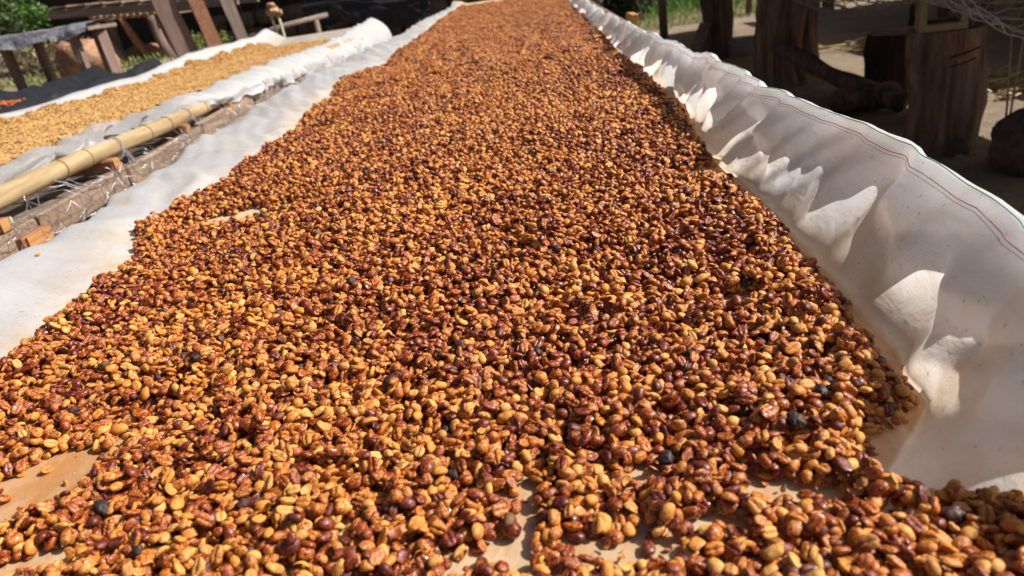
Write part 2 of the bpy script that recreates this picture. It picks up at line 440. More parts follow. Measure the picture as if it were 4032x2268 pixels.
def cloth_main():
    ny = 640
    Y = .10 + (np.exp(np.linspace(0, 1, ny) * 3.1) - 1) / (math.exp(3.1) - 1) * 8.5
    Yc = Y[:, None]
    cols = []; stain = []
    xl, xb = XL_RIM(Y)[:, None], XL_BEAN(Y)[:, None]
    fo, rm, zr = XR_FOOT(Y)[:, None], XR_RIM(Y)[:, None], ZR_RIM(Y)[:, None]
    # left drape outside the rail
    t = np.linspace(1, 0, 9)[None, :-1]
    zl = floor_z(xl, Yc)
    drop = .10 + .05 * fbm(Yc * 5, 0.3, 41)
    X = xl - .03 * np.sin(t * 1.5) - .012 * (fbm(Yc * 9, t * 3, 42) - .5) * t
    Z = zl - drop * (1 - np.cos(t * 1.57))
    cols.append((X, Z, np.zeros_like(X)))
    # floor from the left rim to the right foot
    s = np.concatenate([np.linspace(0, .3, 34), np.linspace(.3, .97, 62)[1:], np.linspace(.97, 1, 6)[1:]])[None, :]
    X = xl + (fo - .004 - xl) * s
    Z = floor_z(X, Yc + 0 * X)
    Z = Z + .05 * sstep(8.2, 8.55, Yc)
    inside = sstep(-.10, .06, X - xb)
    cols.append((X, Z, .06 + .16 * sstep(.45, .8, fbm(X * 5, Yc * 4, 74, 3)) + .55 * inside + .30 * sstep(.16, .28, X) + .20 * sstep(.66, .5, Yc) * inside))  # stain mask; extra tan towards the right foot paints in warm bounce light
    # right wall with hanging pleats
    t = np.linspace(0, 1, 40)[None, :]
    zf = floor_z(fo, Yc)
    ph = Yc / .10 + 4.2 * fbm(Yc * 4.2, .5, 52, 2) + t * (.55 + .8 * (noise2(Yc * 6, 2., 58) - .5))
    fr = ph - np.floor(ph)
    saw = np.where(fr < .72, fr / .72, (1 - fr) / .28)
    near = sstep(.62, .95, Yc)
    A = (.006 + .026 * near) * (.25 + 1.3 * noise2(Yc * 6, 9., 59)) * np.sin(np.clip(t, 0, 1) * math.pi * .86 + .25) ** .8
    hh = t * .13
    big = .025 * fold(Yc, hh, .55, .15, 53) + .018 * fold(Yc, hh, -.75, .19, 54) + .006 * fold(Yc, hh, 1.0, .06, 66) + .004 * fold(Yc, hh, -.3, .045, 68) - .012
    big = big * (.35 + .65 * np.sin(t * math.pi))
    crs = (1 - np.abs(2 * fbm(Yc * 6 - t * 1.1, t * 1.6 + Yc * 2, 64, 2) - 1)) ** 5 * np.sin(t * math.pi) ** .7
    X = fo + (rm - fo) * (t ** .72) - .75 * A * saw - 1.3 * big * (1 - .4 * t) - .006 * np.sin(t * math.pi)
    Z = zf + (zr + .012 * (fbm(Yc * 6, 0, 55, 3) - .5) * 2 * near + .004 * (fbm(Yc * 9, 3, 56) - .5) - zf) * t
    cols.append((X, Z, .34 * (1 - t) ** 1.6 + .04 + .14 * (fbm(Yc * 3, t * 2, 57) - .3)))
    Xr, Zr = X, Z
    # layer folded over the rim and hanging on the outside, ragged lower edge
    t2 = np.linspace(0, 1, 14)[None, 1:]
    ln = .006 + .040 * fbm(Yc * 6, .2, 61, 2) * sstep(.25, .6, noise2(Yc * 5, 4., 67)) + .016 * noise2(Yc * 19, 0, 62)
    X2 = X[:, -1:] + .010 * np.sin(t2 * 2.2) + .004 + .008 * (fbm(Yc * 12, t2 * 2, 63) - .5) * t2
    Z2 = Z[:, -1:] + .004 * np.sin(t2 * math.pi) * (1 - t2) - ln * t2
    cols.append((X2, Z2, np.zeros_like(X2 + 0 * Z2) + .05))
    XX = np.concatenate([c[0] + 0 * Yc for c in cols], 1); ZZ = np.concatenate([c[1] + 0 * Yc for c in cols], 1)
    ST = np.concatenate([c[2] + 0 * Yc for c in cols], 1)
    YY = np.broadcast_to(Yc, XX.shape).copy()
    YY += .006 * (fbm(XX * 20, YY * 8, 71) - .5)
    root = thing('drying_cloth', 'white woven mesh cloth lining the wide bed of glossy reddish-brown beans', 'cloth', (-.3, 4.0, 0))
    P = np.stack([XX + .3, YY - 4.0, ZZ], -1)
    o = mesh('sheet', P, grid_faces(*XX.shape), M_CLOTH, root)
    a = o.data.attributes.new('stain', 'FLOAT', 'POINT'); a.data.foreach_set('value', ST.ravel().astype(np.float32))
    SG = np.concatenate([np.full(c[0].shape[1], q) for c, q in zip([(k_[0] + 0 * Yc,) for k_ in cols], (.15, .0, 1.0, 1.0))])
    a = o.data.attributes.new('single', 'FLOAT', 'POINT'); SG2 = np.broadcast_to(SG[None, :], XX.shape) + 1.0 * sstep(.04, -.08, XX - xb) * (XX < -.3)
    a.data.foreach_set('value', SG2.ravel().astype(np.float32))
    # selvage band, red and green seams along the wall's upper edge
    sel = Y < 3.2
    y = Y[sel]
    def line(i0, name, mat, r, dx, dz=0.0):
        pts = np.stack([Xr[sel, i0] - dx + .3, y - 4.0, Zr[sel, i0] + dz], -1)
        MB().tube(pts.tolist(), r, 4, False).build(name, mat, root, True)
    line(39, 'edge_cord', M_GREEN, .0008, .0006, .0006)
    line(36, 'stitch_line', M_RED, .0005, .0022)
    line(35, 'stitch_line', M_RED, .0003, .0016)
cloth_main()

# timber frame under the main cloth
fr = thing('drying_bed_frame', 'wooden raised bed frame under the wide cloth of reddish-brown beans', 'drying bed', (-.3, 4.2, -.78))
def P3(x, y, z): return (x + .3, y - 4.2, z + .78)
bo = MB()
YS = [.05, 1.6, 3.2, 4.8, 6.4, 8.6]
for a, b in zip(YS[:-1], YS[1:]):
    beam(P3(.378, a + .004, .018), P3(.378, b - .004, .018), .020, .10).build('side_board', M_GREYW, fr)
    beam(P3(min(XL_RIM(a), XL_RIM(b), XL_RIM((a + b) / 2)) + .02, a + .004, -.055), P3(min(XL_RIM(a), XL_RIM(b), XL_RIM((a + b) / 2)) + .02, b - .004, -.055), .03, .05).build('side_rail', M_GREYW, fr)
for y in np.arange(.2, 8.6, .4):
    beam(P3(XL_RIM(y) + .045, y, -.065), P3(.377, y, -.065), .05, .03).build('cross_slat', M_GREYX, fr)
for y in (.3, 2.2, 4.2, 6.2, 8.3):
    for x in (-.80, .34):
        beam(P3(x, y, -.82), P3(x, y, -.081), .07, .07).build('leg', M_GREYZ, fr)
MB().box(P3(-.29, 4.2, -.043), (1.1, 8.3, .006)).build('wire_bottom', M_RWIRE, fr)

# ------------------------------------------------------------------ coffee beans: shapes
PROTO = bpy.data.collections.new('bean_shapes')
def bean_shape(kind, seed):
    r = np.random.default_rng(seed)
    ns, nr = 20, 11
    th = np.linspace(0, math.pi, nr + 1); ph = np.linspace(0, 2 * math.pi, ns, endpoint=False)
    T, P = np.meshgrid(th, ph, indexing='ij')
    a, b, c = .0058, .0044, .0036
    if kind == 'half': a *= r.uniform(.9, 1.12); b *= r.uniform(.9, 1.08); c *= r.uniform(.85, 1.1)
    if kind == 'round': a, b, c = .0050, .0044, .0042
    if kind == 'long': a, b, c = .0062, .0041, .0034
    if kind == 'black': a, b, c = .0062, .0046, .0040
    if kind == 'shell': a, b, c = .0054, .0042, .0030
    if kind == 'flake': a, b, c = .0060, .0036, .0008
    x = np.sin(T) * np.cos(P); y = np.sin(T) * np.sin(P); z = np.cos(T)
    e = .85
    x = np.sign(x) * np.abs(x) ** e; y = np.sign(y) * np.abs(y) ** e
    seam = np.zeros_like(x)
    if kind in ('half', 'long'):
        zb = -.30 - .08 * (1 - x ** 2)
        z = np.where(z < 0, z * .38, z)
        gr = (np.abs(y) < .12) & (T > math.pi * .5) & (np.abs(x) < .93)
        z = z + np.where(gr, .36 * (1 - x ** 2) ** .5, 0); seam = np.where(gr, 1.0, 0)
        z = z - np.where((T > math.pi * .55) & ~gr, .10 * np.exp(-((np.abs(y) - .45) / .3) ** 2), 0)
    if kind == 'shell':
        z = np.where(T > math.pi * .5, np.cos(math.pi - T) * .72, z)
        seam = np.where(T > math.pi * .55, .8, 0)
    if kind == 'round':
        gr = (np.abs(y) < .12) & (T > math.pi * .5)
        z = z + np.where(gr, .25, 0); seam = np.where(gr, 1.0, 0)
    X = np.stack([x * a, y * b, z * c], -1)
    amp = {'black': .26, 'shell': .16, 'flake': .15}.get(kind, .09)
    nz = fbm(X[..., 0] * 500 + seed * 9, X[..., 1] * 500 + X[..., 2] * 430, seed, 2) - .5
    if kind == 'black': nz = nz + .5 * (np.abs(np.sin(P * 3.5 + seed)) - .5) * np.sin(T)
    X = X * (1 + amp * nz[..., None] * 2)
    bend = r.uniform(-22, 22) if kind != 'flake' else 75
    X[..., 2] += bend * X[..., 0] ** 2
    X[0] = X[0].mean(0); X[-1] = X[-1].mean(0)
    v = [X[0, 0]]; sv = [seam[0, 0]]
    for i in range(1, nr):
        v.extend(X[i]); sv.extend(seam[i])
    v.append(X[-1, 0]); sv.append(1.0 if kind in ('half', 'long', 'round') else .5)
    f = []
    for k in range(ns): f.append((0, 1 + k, 1 + (k + 1) % ns))
    for i in range(nr - 2):
        for k in range(ns):
            p = 1 + i * ns; q = p + ns
            f.append((p + k, q + k, q + (k + 1) % ns, p + (k + 1) % ns))
    p = 1 + (nr - 2) * ns
    for k in range(ns): f.append((p + k, len(v) - 1, p + (k + 1) % ns))
    return np.array(v) * .93, f, np.array(sv)
KINDS = ['half', 'half', 'half', 'half', 'long', 'round', 'shell', 'black', 'half', 'black', 'flake', 'half', 'round']
SHAPES = [bean_shape(k, 100 + i) for i, k in enumerate(KINDS)]
def bean_mesh(i, mat, nm):
    v, f, sv = SHAPES[i]
    me = bpy.data.meshes.new(nm)
    me.from_pydata(v.tolist(), [], f)
    me.materials.append(mat)
    me.polygons.foreach_set('use_smooth', np.ones(len(f), bool))
    a = me.attributes.new('seam', 'FLOAT', 'POINT'); a.data.foreach_set('value', sv.astype(np.float32))
    return me
HMESH = [bean_mesh(i, M_HONEY, 'coffee_bean') for i in range(len(KINDS))]
GMESH = [bean_mesh(i, M_GOLD, 'gold_bean') for i in range(len(KINDS))]

def eul(R):
    sy = np.hypot(R[:, 0, 0], R[:, 1, 0])
    return np.stack([np.arctan2(R[:, 2, 1], R[:, 2, 2]), np.arctan2(-R[:, 2, 0], sy), np.arctan2(R[:, 1, 0], R[:, 0, 0])], -1)
def rmat(axis, a):
    c, s = np.cos(a), np.sin(a); o = np.ones_like(a); z = np.zeros_like(a)
    if axis == 'z': M = [[c, -s, z], [s, c, z], [z, z, o]]
    if axis == 'x': M = [[o, z, z], [z, c, -s], [z, s, c]]
    if axis == 'y': M = [[c, z, s], [z, o, z], [-s, z, c]]
    return np.moveaxis(np.array(M), 2, 0)

def scatter(name, pos, rot, scl, vid, tint, protos):
    """one object whose vertices carry instanced bean shapes"""
    me = bpy.data.meshes.new(name)
    me.vertices.add(len(pos)); me.vertices.foreach_set('co', pos.astype(np.float32).ravel())
    for nm, typ, dat, key in (('rot', 'FLOAT_VECTOR', rot, 'vector'), ('scl', 'FLOAT', scl, 'value'), ('vid', 'INT', vid, 'value'), ('tintv', 'FLOAT_VECTOR', tint, 'vector')):
        a = me.attributes.new(nm, typ, 'POINT')
        a.data.foreach_set(key, np.ascontiguousarray(dat, dtype=np.int32 if typ == 'INT' else np.float32).ravel())
    o = bpy.data.objects.new(name, me); COL.objects.link(o)
    pc = bpy.data.collections.new(name + '_shapes')
    for i, pm in enumerate(protos):
        po = bpy.data.objects.new('%s_shape_%02d' % (name, i), pm); pc.objects.link(po)
    ng = bpy.data.node_groups.new(name + '_scatter', 'GeometryNodeTree')
    ng.interface.new_socket('Geometry', in_out='INPUT', socket_type='NodeSocketGeometry')
    ng.interface.new_socket('Geometry', in_out='OUTPUT', socket_type='NodeSocketGeometry')
    gi = ng.nodes.new('NodeGroupInput'); go = ng.nodes.new('NodeGroupOutput')
    ip = ng.nodes.new('GeometryNodeInstanceOnPoints'); ip.inputs['Pick Instance'].default_value = True
    ci = ng.nodes.new('GeometryNodeCollectionInfo'); ci.inputs['Collection'].default_value = pc
    ci.inputs['Separate Children'].default_value = True; ci.inputs['Reset Children'].default_value = True
    def na(nm, t):
        n = ng.nodes.new('GeometryNodeInputNamedAttribute'); n.data_type = t; n.inputs[0].default_value = nm; return n.outputs[0]
    er = ng.nodes.new('FunctionNodeEulerToRotation')
    lk = ng.links.new
    lk(gi.outputs[0], ip.inputs['Points']); lk(ci.outputs[0], ip.inputs['Instance'])
    lk(na('vid', 'INT'), ip.inputs['Instance Index'])
    lk(na('rot', 'FLOAT_VECTOR'), er.inputs[0]); lk(er.outputs[0], ip.inputs['Rotation'])
    lk(na('scl', 'FLOAT'), ip.inputs['Scale'])
    lk(ip.outputs[0], go.inputs[0])
    md = o.modifiers.new('scatter', 'NODES'); md.node_group = ng
    return o

# bare patches: cx, cy, rx, ry, rotation, strength
HOLES = [(-.560, 1.217, .105, .050, .25, 1), (-.464, .858, .044, .030, .0, 1), (-.455, .480, .078, .038, .75, 1),
         (-.095, .340, .050, .014, .1, 1), (.015, .340, .035, .012, -.1, .9), (-.068, .400, .028, .011, -.2, .8), (.043, .411, .022, .010, .1, .8),
         (.262, 1.095, .075, .038, -.3, 1), (.128, .378, .022, .010, -.4, .9), (-.085, .925, .022, .020, 0, 1), (-.052, .862, .022, .018, 0, .9),
         (-.69, 2.02, .13, .055, -.35, 1), (-.76, 3.47, .12, .13, .6, 1), (.285, 2.68, .06, .20, .2, 1), (.205, .405, .014, .026, 0, 1),
         (-.40, .375, .035, .014, .3, .8), (.09, .50, .015, .011, 0, .7), (-.30, .72, .016, .012, 0, .7), (.17, .66, .02, .014, 0, .7), (-.12, .62, .016, .012, 0, .6),
         (-.70, 1.02, .05, .05, .2, 1), (-.80, 2.6, .07, .10, .3, 1), (.29, 1.75, .04, .09, .2, 1)]
def thickness(X, Y):
    n1 = fbm(X * 14, Y * 11, 81, 3); n2 = fbm(X * 45, Y * 45, 82, 2)
    fur = .5 + .5 * np.sin(Y * 26 + 5 * fbm(X * 3, Y * 3, 83) * 2)
    T = .0065 + .018 * n1 + .0045 * (.5 + .5 * np.sin(X * 34 + 7 * fbm(X * 2.5, Y * 1.6, 86))) * sstep(.55, 1.0, Y) + .004 * fur * sstep(.5, 1.2, Y) + .012 * (n2 - .5) + .007 * sstep(.45, .9, Y)
    wob = .030 * (fbm(X * 9, Y * 9, 84, 3) - .5) * 2
    dl = X - (XL_BEAN(Y) + wob); dr = XR_BEAN(Y) + .6 * wob - X
    e = np.minimum(dl, dr)
    T = T * (.35 + .65 * sstep(0, .030, e)) + .008 * np.exp(-((e - .035) / .025) ** 2)
    T = np.where(e < 0, 0, T)
    # thin, patchy cover at the near end
    thin = sstep(.47, .37, Y) * np.exp(-((X + .03) / .15) ** 2)
    T = T * (1 - .28 * thin) * np.where((n2 < .33) & (thin > .35), 0, 1)
    for cx, cy, rx, ry, ro, st in HOLES:
        dx, dy = X - cx, Y - cy
        u = (dx * math.cos(ro) + dy * math.sin(ro)) / rx; v = (-dx * math.sin(ro) + dy * math.cos(ro)) / ry
        d = np.sqrt(u * u + v * v) + .6 * (fbm(X * 30, Y * 30, 85, 2) - .5) * 2
        T = np.where((d < 1) & (st > .5), 0, T)
        T = T * (1 - .5 * np.exp(-np.clip(d - 1, 0, 9) ** 2 * 2.0) * st)
    return T

RES = .0015
X0, X1, Y0, Y1 = -.84, .34, .25, 2.75
nx, nyy = int((X1 - X0) / RES), int((Y1 - Y0) / RES)
hx = X0 + (np.arange(nx) + .5) * RES; hy = Y0 + (np.arange(nyy) + .5) * RES
HXg, HYg = np.meshgrid(hx, hy)
H = floor_z(HXg, HYg); F0 = H.copy()
TT = thickness(HXg, HYg)
W = 4
oy, ox = np.meshgrid(np.arange(-W, W + 1), np.arange(-W, W + 1), indexing='ij')
oy = oy.ravel(); ox = ox.ravel()
CELL = .0132
ncx, ncy = int((X1 - X0 - .03) / CELL), int((Y1 - Y0 - .03) / CELL)
OUT = []
def deposit(px, py, want=None, force=False):
    n = len(px)
    ixc = ((px - X0) / RES).astype(int); iyc = ((py - Y0) / RES).astype(int)
    ok = (ixc > W + 1) & (ixc < nx - W - 2) & (iyc > W + 1) & (iyc < nyy - W - 2)
    px, py, ixc, iyc = px[ok], py[ok], ixc[ok], iyc[ok]
    loc = H[iyc, ixc] - F0[iyc, ixc]
    if not force:
        t = TT[iyc, ixc]
        k = (loc + .002 < t * rng.uniform(.5, 1.5, len(px))) & (t > 0)
        # loose strays near the edges
        px, py, ixc, iyc = px[k], py[k], ixc[k], iyc[k]
    n = len(px)
    if n == 0: return
    sc = np.clip(rng.normal(1.0, .13, n), .62, 1.32)
    yaw = rng.uniform(0, 2 * math.pi, n)
    a = .0052 * sc; b = .0041 * sc; c = .0033 * sc
    wx = ixc[:, None] + ox; wy = iyc[:, None] + oy
    dx = hx[wx] - px[:, None]; dy = hy[wy] - py[:, None]
    cs, sn = np.cos(yaw)[:, None], np.sin(yaw)[:, None]
    u = (dx * cs + dy * sn) / a[:, None]; v = (-dx * sn + dy * cs) / b[:, None]
    r2 = u * u + v * v
    m_ = (r2 < 1.0).astype(float)
    h = H[wy, wx]
    cnt = m_.sum(1)
    mean = (h * m_).sum(1) / cnt
    sxx = (dx * dx * m_).sum(1); syy = (dy * dy * m_).sum(1)
    gx_ = (dx * (h - mean[:, None]) * m_).sum(1) / sxx; gy_ = (dy * (h - mean[:, None]) * m_).sum(1) / syy
    gx_ = np.clip(gx_ * .75 + rng.normal(0, .27, n), -1.1, 1.1); gy_ = np.clip(gy_ * .75 + rng.normal(0, .27, n), -1.1, 1.1)
    pl = mean[:, None] + gx_[:, None] * dx + gy_[:, None] * dy
    res = np.where(m_ > 0, h - pl, -1).max(1)
    z = mean + .62 * c + .38 * np.clip(res, 0, .005)
    top = z[:, None] + gx_[:, None] * dx + gy_[:, None] * dy + c[:, None] * np.sqrt(np.clip(1 - r2, 0, 1))
    np.maximum.at(H, (wy.ravel(), wx.ravel()), np.where(m_ > 0, top, -9).ravel())
    nrm = np.stack([-gx_, -gy_, np.ones(n)], -1); nrm /= np.linalg.norm(nrm, axis=1)[:, None]
    tx = np.stack([np.cos(yaw), np.sin(yaw), np.zeros(n)], -1); tx -= nrm * (tx * nrm).sum(1)[:, None]; tx /= np.linalg.norm(tx, axis=1)[:, None]
    ty = np.cross(nrm, tx)
    R = np.stack([tx, ty, nrm], -1)
    roll = np.where(rng.random(n) < .52, 0.0, math.pi) + rng.normal(0, .35, n)
    R = R @ rmat('x', roll)
    vid = rng.choice(len(KINDS), n, p=[.14, .14, .14, .14, .09, .04, .06, .0, .10, .0, .05, .08, .02])
    OUT.append((np.stack([px, py, z], -1), R, sc, vid))
for ps in range(11):
    for cc in range(4):
        ci_, cj_ = np.meshgrid(np.arange(cc % 2, ncx, 2), np.arange(cc // 2, ncy, 2))
        px = X0 + .015 + (ci_.ravel() + rng.random(ci_.size)) * CELL
        py = Y0 + .015 + (cj_.ravel() + rng.random(ci_.size)) * CELL
        deposit(px, py)
# strays lying on bare cloth, and a few caught on the left slope
stx = np.array([-.470, -.440, -.485, -.425, -.50, -.09, -.04, .0, .045, -.12, .03, -.02, -.075, .06, -.56, -.545, .243, .262, -.59, -.535, -.465, -.71, -.67, .285, .01, -.10, .075, -.055])
sty = np.array([.492, .470, .455, .505, .500, .350, .347, .357, .352, .360, .339, .340, .338, .360, 1.215, 1.222, 1.10, 1.09, 1.225, 1.228, .862, 2.03, 2.0, 1.11, .350, .343, .345, .362])
for q in range(len(stx)): deposit(stx[q:q + 1], sty[q:q + 1], force=True)
for (hx_, hy_, hr_, hs_, ho_, _) in HOLES[:12]:
    for q in range(9):
        qa = rng.uniform(0, 6.28); qr = math.sqrt(rng.random()) * .9
        u_, v_ = math.cos(qa) * qr * hr_, math.sin(qa) * qr * hs_
        deposit(np.array([hx_ + u_ * math.cos(ho_) - v_ * math.sin(ho_)]), np.array([hy_ + u_ * math.sin(ho_) + v_ * math.cos(ho_)]), force=True)
        if OUT[-1][3].size == 1 and rng.random() < .8:
            OUT[-1][3][0] = 10; OUT[-1][2][0] = rng.uniform(.25, .6); OUT[-1][0][0, 2] -= .0022
LONE = np.array([-.815, 1.02])
deposit(LONE[:1], LONE[1:], force=True)
pos = np.concatenate([o[0] for o in OUT]); RR = np.concatenate([o[1] for o in OUT])
scl = np.concatenate([o[2] for o in OUT]); vid = np.concatenate([o[3] for o in OUT])
n = len(pos)
clump = fbm(pos[:, 0] * 25, pos[:, 1] * 25, 91, 2)
cover = np.clip(rng.normal(.46, .20, n) + .4 * (clump - .5) + .35 * (fbm(pos[:, 0] * 5, pos[:, 1] * 4, 92, 2) - .5), -.1, 1.0)
pale = rng.random(n) < .13
cover[pale] = rng.uniform(-.15, .12, pale.sum())
deep = rng.random(n) < .08
cover[deep] = rng.uniform(.75, 1.05, deep.sum())
tint = np.stack([cover, rng.random(n) ** 1.4, np.zeros(n)], -1)
ixc = np.clip(((pos[:, 0] - X0) / RES).astype(int), 0, nx - 1); iyc = np.clip(((pos[:, 1] - Y0) / RES).astype(int), 0, nyy - 1)
vis = (H[iyc, ixc] - pos[:, 2]) < .0048
rel = (pos - CAMP) @ ROT
PU = 2016 + 2800 * rel[:, 0] / -rel[:, 2]; PV = 1134 - 2800 * rel[:, 1] / -rel[:, 2]
inv = (PU > 15) & (PU < 4017) & (PV > 0) & (PV < 2250)
dist = -rel[:, 2]
# black over-dried cherries
blk = (rng.random(n) < .006)
BLACKS = [(-.483, .628), (-.368, .412), (-.035, .584), (-.36, .987), (-.111, .593), (.099, .696), (-.05, .375), (.145, .418), (.209, .528), (-.171, .539), (.11, .90), (-.48, .705)]
named = []
for bx, by in BLACKS:
    d = np.hypot(pos[:, 0] - bx, pos[:, 1] - by) + np.where(vis, 0, 1)
    i = int(np.argmin(d)); blk[i] = True; named.append(i)
vid[blk] = np.where(rng.random(blk.sum()) < .5, 7, 9); tint[blk, 2] = rng.uniform(.80, 1.0, blk.sum())
scl[named] *= 1.18
lone_i = n - 1
rot = eul(RR)
cand = np.where(vis & inv & (dist < .75))[0]
cand = cand[np.argsort(dist[cand])]
single = list(dict.fromkeys([lone_i] + named + cand.tolist()))[:300]
sset = np.zeros(n, bool); sset[single] = True
GRP = 'coffee beans spread on the wide white-lined bed'
for i in single:
    o = bpy.data.objects.new('coffee_bean', HMESH[vid[i]])
    COL.objects.link(o)
    o.location = pos[i]; o.rotation_euler = rot[i]; o.scale = (scl[i],) * 3
    o['tintv'] = [float(q) for q in tint[i]]
    if i == lone_i: lb = 'lone reddish bean lying by itself on the white cloth slope'
    elif blk[i]: lb = 'blackened dried coffee cherry among the glossy amber beans'
    elif tint[i, 0] < .15: lb = 'clean pale golden parchment coffee bean among stickier beans'
    elif tint[i, 0] > .7: lb = 'dark reddish-brown coffee bean thickly coated in sticky mucilage'
    else: lb = 'amber coffee bean streaked with sticky reddish-brown mucilage'
    tag(o, lb, 'coffee bean', GRP)
rest = ~sset
o = scatter('coffee_beans', pos[rest], rot[rest], scl[rest], vid[rest], tint[rest], HMESH)
tag(o, 'glossy amber and red-brown honey coffee beans spread thick over the wide bed', 'coffee beans', kind='stuff')

# clumps of beans for the far part of a bed
def clump_mesh(meshes, seed, mat, nm, k=13, rad=.017):
    r = np.random.default_rng(seed)
    V = []; Fc = []; S = []; b = 0
    for q in range(k):
        v, f, sv = SHAPES[int(r.choice([0, 1, 2, 3, 4, 5, 8]))]
        an = q * 2.4; rr = rad * math.sqrt((q + .5) / k)
        Rm = (rmat('z', np.array([r.uniform(0, 6.28)])) @ rmat('y', np.array([r.normal(0, .35)])) @ rmat('x', np.array([r.choice([0, math.pi]) + r.normal(0, .4)])))[0]
        p = np.array([rr * math.cos(an), rr * math.sin(an), r.uniform(0, .006)])
        V.append((v * r.uniform(.9, 1.1)) @ Rm.T + p); Fc.extend([tuple(i + b for i in ff) for ff in f]); S.append(sv); b += len(v)
    me = bpy.data.meshes.new(nm)
    me.from_pydata(np.concatenate(V).tolist(), [], Fc); me.materials.append(mat)
    me.polygons.foreach_set('use_smooth', np.ones(len(Fc), bool))
    a = me.attributes.new('seam', 'FLOAT', 'POINT'); a.data.foreach_set('value', np.concatenate(S).astype(np.float32))
    a = me.attributes.new('bt', 'FLOAT', 'POINT'); a.data.foreach_set('value', np.concatenate([np.full(len(q), r.normal(0, .28)) for q in S]).astype(np.float32))
    return me
HCL = [clump_mesh(None, 300 + i, M_HONEY, 'bean_clump') for i in range(8)]
GCL = [clump_mesh(None, 400 + i, M_GOLD, 'gold_clump') for i in range(8)]
CCL = [clump_mesh(None, 500 + i, M_CHERRY, 'cherry_clump', 7, .018) for i in range(3)]
def clump_field(x0, x1, y0, y1, step, accept, base, thick, covm, blackp, protos, name, scale=1.0, rot_n=.2):
    cx_, cy_ = np.meshgrid(np.arange(x0, x1, step), np.arange(y0, y1, step))
    px = cx_.ravel() + rng.uniform(-.5, .5, cx_.size) * step; py = cy_.ravel() + rng.uniform(-.5, .5, cx_.size) * step
    k = accept(px, py); px, py = px[k], py[k]; n = len(px)
    z = base(px, py) + thick(px, py) + rng.normal(0, .0018, n)
    rt = np.stack([rng.normal(0, rot_n, n), rng.normal(0, rot_n, n), rng.uniform(0, 6.28, n)], -1)
    tn = np.stack([np.clip(rng.normal(covm, .22, n), -.1, 1), rng.random(n) ** 1.4, np.where(rng.random(n) < blackp, .9, 0)], -1)
    return scatter(name, np.stack([px, py, z], -1), rt, rng.uniform(.85, 1.1, n) * scale, rng.integers(0, len(protos), n), tn, protos)
def acc_far(px, py):
    return thickness(px, py) > .0015
o = clump_field(-.95, .33, 2.70, 8.5, .0150, acc_far, floor_z, lambda x, y: thickness(x, y) * .9 - .001, .47, .006, HCL, 'far_coffee_beans')
tag(o, 'reddish-brown coffee beans massed at the far end of the wide bed', 'coffee beans', kind='stuff')

